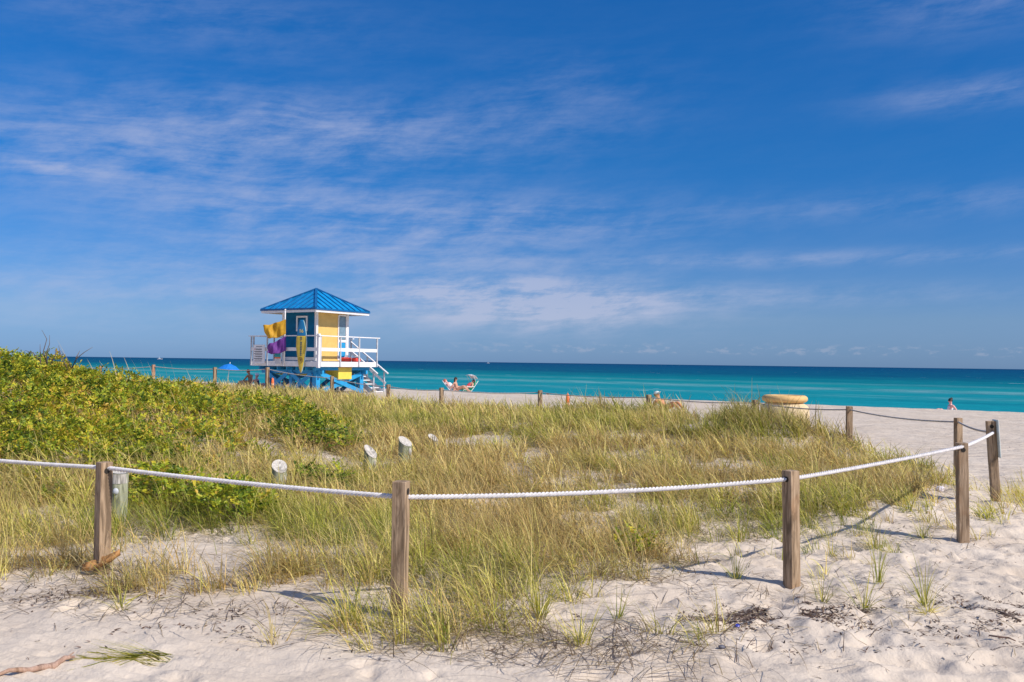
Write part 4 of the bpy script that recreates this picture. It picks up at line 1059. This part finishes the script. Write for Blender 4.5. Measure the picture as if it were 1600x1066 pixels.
# ------------------------------------------------------------------ people
def skin_chain(bm, lay, pts):
    vs = []
    for p, r in pts:
        v = bm.verts.new(p); v[lay].radius = (r, r) if not hasattr(r, '__len__') else r; vs.append(v)
    for a, b in zip(vs, vs[1:]): bm.edges.new((a, b))
    return vs
def person(loc, rz, J, skin, hair, label, hair_style='short', top=None, top_m=None, short_m=None, hat=None, group=None, sc=1.0):
    e = empty('person', loc, rz, label, 'person', group); e.scale = (sc,)*3
    me = bpy.data.meshes.new('body'); bm = bmesh.new(); lay = bm.verts.layers.skin.verify()
    pel = bm.verts.new(J['pelvis']); pel[lay].radius = (.13, .12); pel[lay].use_root = True
    def chain(start, pts):
        prev = start; out = []
        for p, r in pts:
            v = bm.verts.new(p); v[lay].radius = (r, r); bm.edges.new((prev, v)); prev = v; out.append(v)
        return out
    P, C_, N_, Hd = Vector(J['pelvis']), Vector(J['chest']), Vector(J['neck']), Vector(J['head'])
    ch = chain(pel, [(P.lerp(C_, .5), .105), (C_, .13), (C_.lerp(N_, .6), .075), (N_, .052), (N_.lerp(Hd, .55), .068), (Hd, .085), (Hd+(Hd-N_).normalized()*.075, .06)])
    for s in (1, -1):
        m = lambda p: Vector((p[0], p[1]*s, p[2]))
        sh, el, wr = m(J['shoulder']), m(J['elbow']), m(J['wrist'])
        if s == -1 and 'elbow2' in J: el, wr = m(J['elbow2']), m(J['wrist2'])
        hd = (wr-el).normalized(); pal = wr+hd*.07
        a = chain(ch[1], [(sh, .062), (sh.lerp(el, .5), .048), (el, .040), (el.lerp(wr, .5), .036), (wr, .026), (pal, .032)])
        side = hd.cross(Vector((0, 0, 1)));  side = side.normalized() if side.length > .1 else Vector((0, 1, 0))
        for q in range(4):
            o = side*(.026*(q-1.5)); L = (.055, .065, .06, .048)[q]
            chain(a[-1], [(pal+hd*.03+o, .010), (pal+hd*(.03+L*.6)+o*1.15-Vector((0, 0, .008)), .009), (pal+hd*(.03+L)+o*1.2-Vector((0, 0, .018)), .007)])
        chain(a[-2], [(wr+hd*.03+side*s*.035, .012), (wr+hd*.06+side*s*.05, .009)])
        hp, kn, an, ft = m(J['hip']), m(J['knee']), m(J['ankle']), m(J['toe'])
        chain(pel, [(hp, .088), (hp.lerp(kn, .5), .074), (kn, .055), (kn.lerp(an, .4), .054), (an, .036), (an.lerp(ft, .5), .036), (ft, .024)])
    bm.to_mesh(me); bm.free(); me.materials.append(skin)
    o = bpy.data.objects.new('body', me); col.objects.link(o); o.parent = e
    sk = o.modifiers.new('skin', 'SKIN'); sk.use_smooth_shade = True; sk.branch_smoothing = .4
    ss = o.modifiers.new('sub', 'SUBSURF'); ss.levels = 1; ss.render_levels = 1
    up = (Hd-N_).normalized(); fw = Vector(J.get('face', (1, 0, 0))); fw = (fw-up*fw.dot(up)).normalized(); sd = up.cross(fw)
    M = Matrix((fw, sd, up)).transposed(); hc = Hd+up*.02
    # nose and ears are part of a small face mesh following the head
    MB().sphere(hc+fw*.088-up*.02, (.018, .012, .02), M, 8).build('nose', skin, e, smooth=True)
    for s in (1, -1):
        MB().sphere(hc+sd*s*.082-up*.01, (.015, .010, .028), M, 8).build('ear', skin, e, smooth=True)
        MB().sphere(hc+fw*.078+sd*s*.03+up*.008, (.008, .011, .007), M, 8).build('eye', M_HAIR, e, smooth=True)
    MB().box(hc+fw*.082-up*.055, (.006, .04, .007), M).build('mouth', M_CLOTHR, e)
    if hair:
        hb = MB(); hb.sphere(hc-fw*.018+up*.022, (.098, .092, .098), M, 16)
        if hair_style == 'bun': hb.sphere(hc-fw*.075+up*.085, .055, None, 12)
        if hair_style == 'long': hb.sphere(hc-fw*.07-up*.07, (.05, .08, .13), M, 12)
        hb.build('hair', hair, e, smooth=True)
    if hat:
        hb = MB(); hb.sphere(hc+up*.055-fw*.005, (.108, .104, .075), M, 16); hb.sphere(hc+up*.045+fw*.10, (.075, .075, .010), M, 12); hb.build('cap', hat, e, smooth=True)
    def cloth(name, pts, m):
        me = bpy.data.meshes.new(name); bm = bmesh.new(); lay = bm.verts.layers.skin.verify(); vs = skin_chain(bm, lay, pts); vs[0][lay].use_root = True
        bm.to_mesh(me); bm.free(); me.materials.append(m); o = bpy.data.objects.new(name, me); col.objects.link(o); o.parent = e
        o.modifiers.new('skin', 'SKIN').use_smooth_shade = True; s2 = o.modifiers.new('sub', 'SUBSURF'); s2.levels = 1; s2.render_levels = 1
    if top_m: cloth('top', [(P.lerp(C_, .3), .135), (P.lerp(C_, .65), .135), (C_, .152), (C_.lerp(N_, .35), .115)], top_m)
    if short_m: cloth('shorts', [(P+Vector((-.03, 0, 0)), .15), (P+Vector((.10, 0, .02)), .14)], short_m)
    return e
SIT = dict(pelvis=(0, 0, .12), chest=(-.10, 0, .46), neck=(-.10, 0, .60), head=(-.08, 0, .73), shoulder=(-.11, .19, .53), elbow=(-.26, .27, .30), wrist=(-.33, .24, .07),
           hip=(.03, .10, .11), knee=(.42, .13, .36), ankle=(.72, .12, .07), toe=(.86, .13, .03))
KNEES = dict(SIT, chest=(-.04, 0, .46), neck=(.0, 0, .60), head=(.05, 0, .72), elbow=(.20, .24, .36), wrist=(.42, .10, .40))
LIE = dict(pelvis=(0, 0, .34), chest=(-.36, 0, .58), neck=(-.47, 0, .67), head=(-.55, 0, .76), shoulder=(-.40, .19, .62), elbow=(-.25, .28, .42), wrist=(-.02, .25, .42),
           hip=(.05, .10, .33), knee=(.45, .13, .46), ankle=(.80, .12, .14), toe=(.93, .13, .08), face=(1, 0, .3))
FLAT = dict(pelvis=(0, 0, .13), chest=(-.40, 0, .16), neck=(-.55, 0, .20), head=(-.68, 0, .24), shoulder=(-.44, .19, .15), elbow=(-.30, .32, .09), wrist=(-.06, .30, .07),
            hip=(.06, .10, .12), knee=(.46, .12, .20), ankle=(.86, .12, .06), toe=(.92, .13, .18), face=(.2, 0, 1))
def on(px, py, d):
    p = at(px, py, d); return p
# by the water on the right
p = at(1482, 642, 37.4); zg = tz(p.x, p.y)
person((p.x, p.y, zg), math.pi, SIT, M_SKINP, M_HAIR, 'person with a dark hair bun sitting on the shore with legs stretched left', 'bun', short_m=M_CLOTHB, top_m=M_CLOTHW, sc=.90)
p = at(1021, 636, 32.5)
person((p.x+.45, p.y, tz(p.x, p.y)-.10), R(-48), dict(SIT, chest=(-.25, 0, .34), neck=(-.34, 0, .45), head=(-.38, 0, .55), shoulder=(-.27, .19, .38), elbow=(-.46, .24, .09), wrist=(-.22, .22, .06), knee=(.40, .12, .34)), M_SKIN2, M_HAIRB, 'tanned person in a pale cap leaning back on the sand behind the far fence post', hat=plain('cap_pale', (.62, .72, .68), .7), short_m=M_CLOTHW, sc=1.05)
p = at(824, 612, 46); person((p.x+.35, p.y, p.z-.42), math.pi, FLAT, M_SKIN, M_HAIRB, 'person lying on the shore slope with only the brown haired head showing', 'short')
# the pair of sunbathers in beach chairs
def beach_chair(loc, rz, frame_m, cloth_m, label, canopy=False):
    e = empty('beach_chair', loc, rz, label, 'beach chair', 'low beach chairs at the water edge')
    for s in (1, -1):
        MB().tube([(.40, s*.29, .02), (.30, s*.29, .30), (-.22, s*.29, .20), (-.70, s*.29, .78)], .014, 8).build('side_frame', frame_m, e, smooth=True)
        MB().tube([(-.32, s*.29, .02), (.10, s*.29, .42), (-.42, s*.29, .46)], .014, 8).build('leg', frame_m, e, smooth=True)
        MB().box((-.14, s*.29, .465), (.48, .06, .03)).build('armrest', M_WHITE, e, bevel=.008)
    V = [(x, y, z+(-.03 if abs(y) < .2 else 0)) for x, z in ((.34, .31), (.05, .25), (-.22, .21), (-.38, .40), (-.54, .59), (-.70, .79)) for y in (-.28, -.1, .1, .28)]
    Qs = [(4*i+j, 4*i+j+1, 4*i+j+5, 4*i+j+4) for i in range(5) for j in range(3)]
    c = np_mesh('sling', V, Qs, cloth_m, parent=e); s = c.modifiers.new('thick', 'SOLIDIFY'); s.thickness = .012
    if canopy:
        V, Qs = [], []
        for i in range(9):
            a = -.35+i/8*1.6
            for y in (-.32, -.12, .12, .32): V.append((-.30-.34*math.sin(a), y, .80+.34*math.cos(a)-(.03 if abs(y) > .3 else 0)))
        for i in range(8):
            for j in range(3): Qs.append((4*i+j, 4*i+j+1, 4*i+j+5, 4*i+j+4))
        c = np_mesh('canopy', V, Qs, M_CLOTHW, parent=e); s = c.modifiers.new('thick', 'SOLIDIFY'); s.thickness = .012
        for s in (1, -1): MB().tube([(-.52, s*.30, .56), (-.44, s*.32, .85), (-.32, s*.32, 1.12)], .010, 6).build('canopy_rod', frame_m, e, smooth=True)
    return e
g1 = at(711, 612, 51.5); g1.z = tz(g1.x, g1.y)
beach_chair(g1, R(-10), M_STEEL, M_CLOTHW, 'white low beach chair on the left of the pair by the water')
person((g1.x-.02, g1.y, g1.z+.0), R(-10), LIE, M_SKINP, M_HAIRR, 'red haired person reclining in the left white beach chair', top_m=M_CLOTHW)
g2 = at(727, 612, 51.0); g2.z = tz(g2.x, g2.y)
beach_chair(g2, R(218), M_WHITE, M_CLOTHG, 'green low beach chair with a white sun canopy, right of the pair by the water', True)
person((g2.x, g2.y, g2.z), R(218), LIE, M_SKIN, M_HAIR, 'dark haired person in a red top reclining in the green canopied beach chair', top_m=M_CLOTHR)
p = at(714, 614, 49.6); person((p.x, p.y, tz(p.x, p.y)), R(-15), SIT, M_SKIN, M_HAIR, 'dark haired person sitting on the sand between the two beach chairs', 'long', short_m=M_CLOTHB, sc=.92)
# group left of the tower
p = at(392, 604, 47); p.z = tz(p.x, p.y)
person((p.x, p.y, p.z), R(160), dict(SIT, pelvis=(0, 0, .30), chest=(.06, 0, .66), neck=(.12, 0, .80), head=(.18, 0, .92), shoulder=(.07, .19, .74), elbow=(.24, .24, .52), wrist=(.42, .2, .36), hip=(.05, .1, .30), knee=(.42, .13, .46), ankle=(.55, .12, .07), toe=(.7, .13, .03)),
       M_SKIN2, M_HAIRR, 'sunburnt person leaning forward on a seat left of the tower', short_m=M_CLOTHR)
MBs = MB()
p2 = at(403, 606, 46); p2.z = tz(p2.x, p2.y)
person((p2.x, p2.y, p2.z), R(-20), SIT, M_SKINP, None, 'person in a white cap sitting beside the tall pale fence post', hat=M_CLOTHW, top_m=M_CLOTHB)
p3 = at(442, 606, 48); p3.z = tz(p3.x, p3.y)
person((p3.x, p3.y, p3.z), R(200), SIT, M_SKINP, M_HAIRB, 'pink skinned person sitting in the shade under the left side of the tower', short_m=M_CLOTHB)
p4 = at(378, 602, 46.5); p4.z = tz(p4.x, p4.y)
person((p4.x+.3, p4.y, p4.z), R(180), dict(FLAT, knee=(.36, .12, .46), ankle=(.62, .12, .07), toe=(.76, .13, .03)), M_SKIN, M_HAIRB, 'person lying on the sand with knees up, leftmost of the group beside the tower', short_m=M_CLOTHR)
e = empty('cooler_stool', (p.x, p.y+.0, p.z), R(160), 'low white stool under the sunburnt person left of the tower', 'stool')
MB().box((0, 0, .15), (.36, .36, .03)).build('seat', M_WHITE, e, bevel=.01)
for s in ((.15, .15), (.15, -.15), (-.15, .15), (-.15, -.15)): MB().tube([(s[0], s[1], .135), (s[0]*1.1, s[1]*1.1, -.02)], .014, 6).build('leg', M_WHITE, e)
p = at(449, 601, 47.2); e = empty('swim_float', (p.x, p.y, tz(p.x, p.y)), R(20), 'small white and blue swim float lying under the tower beside the seated person', 'float')
MB().sphere((0, 0, .09), (.30, .14, .09)).build('float_body', M_CLOTHW, e, smooth=True); MB().tube([(0, -.145, .09), (.15, -.12, .10), (.27, 0, .10)], .02, 6).build('grip', M_BLUE, e, smooth=True)
# blue umbrella
p = at(356, 568, 57); zg = tz(p.x, p.y)
e = empty('beach_umbrella', (p.x, p.y, zg), 0, 'bright blue beach umbrella showing above the grass left of the lifeguard tower', 'umbrella'); e.rotation_euler = (0, R(6), 0)
H = p.z-zg; n = 8; mb = MB(); bm = mb.bm; c = bm.verts.new((0, 0, H)); r1 = []; r2 = []
for j in range(n*2):
    a = math.pi*j/n; w_ = 1 if j % 2 == 0 else .955
    r1.append(bm.verts.new((.38*math.cos(a)*w_, .38*math.sin(a)*w_, H-.13))); r2.append(bm.verts.new((.70*math.cos(a)*w_, .70*math.sin(a)*w_, H-.36)))
for j in range(n*2):
    k = (j+1) % (n*2); bm.faces.new((c, r1[j], r1[k])); bm.faces.new((r1[j], r2[j], r2[k], r1[k]))
o = mb.build('canopy', M_UMB, e); s = o.modifiers.new('thick', 'SOLIDIFY'); s.thickness = .01
MB().tube([(0, 0, -.2), (0, 0, H+.08)], .02, 8).build('pole', M_WHITE, e, smooth=True)
rb = MB()
for j in range(n): a = 2*math.pi*j/n; rb.tube([(.03*math.cos(a), .03*math.sin(a), H-.05), (.66*math.cos(a), .66*math.sin(a), H-.36)], .006, 5)
rb.build('ribs', M_STEEL, e)
# orange markers
def marker(px, py, d, label):
    t = at(px, py, d); zb = min(tz(t.x, t.y), t.z-.4); H = t.z-zb
    e = empty('marker_cone', (t.x, t.y, zb), 0, label, 'marker', 'orange plastic marker cones')
    MB().lathe([(.11, 0), (.11, .03), (.055, .04), (.06, H*.45), (.052, H-.14), (.035, H-.04), (.0, H)], 20).build('cone_body', M_ORANGE, e, smooth=True)
    MB().lathe([(.0615, H*.45), (.0585, H*.60)], 20).build('band', plain('pale_orange_band', (.8, .42, .25), .5), e, smooth=True)
marker(887, 614, 26.5, 'slim orange marker standing in the grass right of a far fence post'); marker(426, 590, 33, 'orange marker at the foot of the tall pale post left of the tower')
p = at(880, 634, 26); o = MB().tube([(0, 0, -.1), (-.03, 0, .18), (-.08, 0, .34)], [.012, .010, .006], 6).build('stake', M_TWIG, smooth=True); o.location = p; tag(o, 'thin dark leaning stake just left of the orange marker in the grass', 'stake')
# boats far out
def boat(px, py, d, L, label, sail=False):
    p = at(px, py, d); e = empty('boat', (p.x, d, SEA_Z-.2), R(8), label, 'boat', 'small white boats on the horizon')
    mb = MB(); mb.poly([(-L/2, -L*.14, L*.11), (L*.3, -L*.14, L*.12), (L/2, 0, L*.15), (L*.3, L*.14, L*.12), (-L/2, L*.14, L*.11), (-L*.46, -L*.1, 0), (L*.3, -L*.08, 0), (L*.42, 0, 0), (L*.3, L*.08, 0), (-L*.46, L*.1, 0)],
        [(0, 1, 6, 5), (1, 2, 7, 6), (2, 3, 8, 7), (3, 4, 9, 8), (4, 0, 5, 9), (0, 4, 3, 2, 1), (5, 6, 7, 8, 9)]); mb.build('hull', M_WHITE, e)
    mb = MB(); mb.box((-L*.05, 0, L*.17), (L*.4, L*.2, L*.10)); mb.box((-L*.1, 0, L*.25), (L*.2, L*.16, L*.06)); mb.build('cabin', M_WHITE, e, bevel=L*.01)
    MB().box((-L*.05, 0, L*.18), (L*.405, L*.205, L*.03)).build('window_strip', M_GLASS, e)
    MB().tube([(-L*.1, 0, L*.27), (-L*.12, 0, L*(.62 if sail else .42))], L*.008, 6).build('mast', M_WHITE, e)
boat(250, 556, 1500, 9, 'white boat on the horizon left of the lifeguard tower', True); boat(763, 565, 2000, 7, 'tiny white boat on the horizon near the middle of the photo')
print('tris ok')
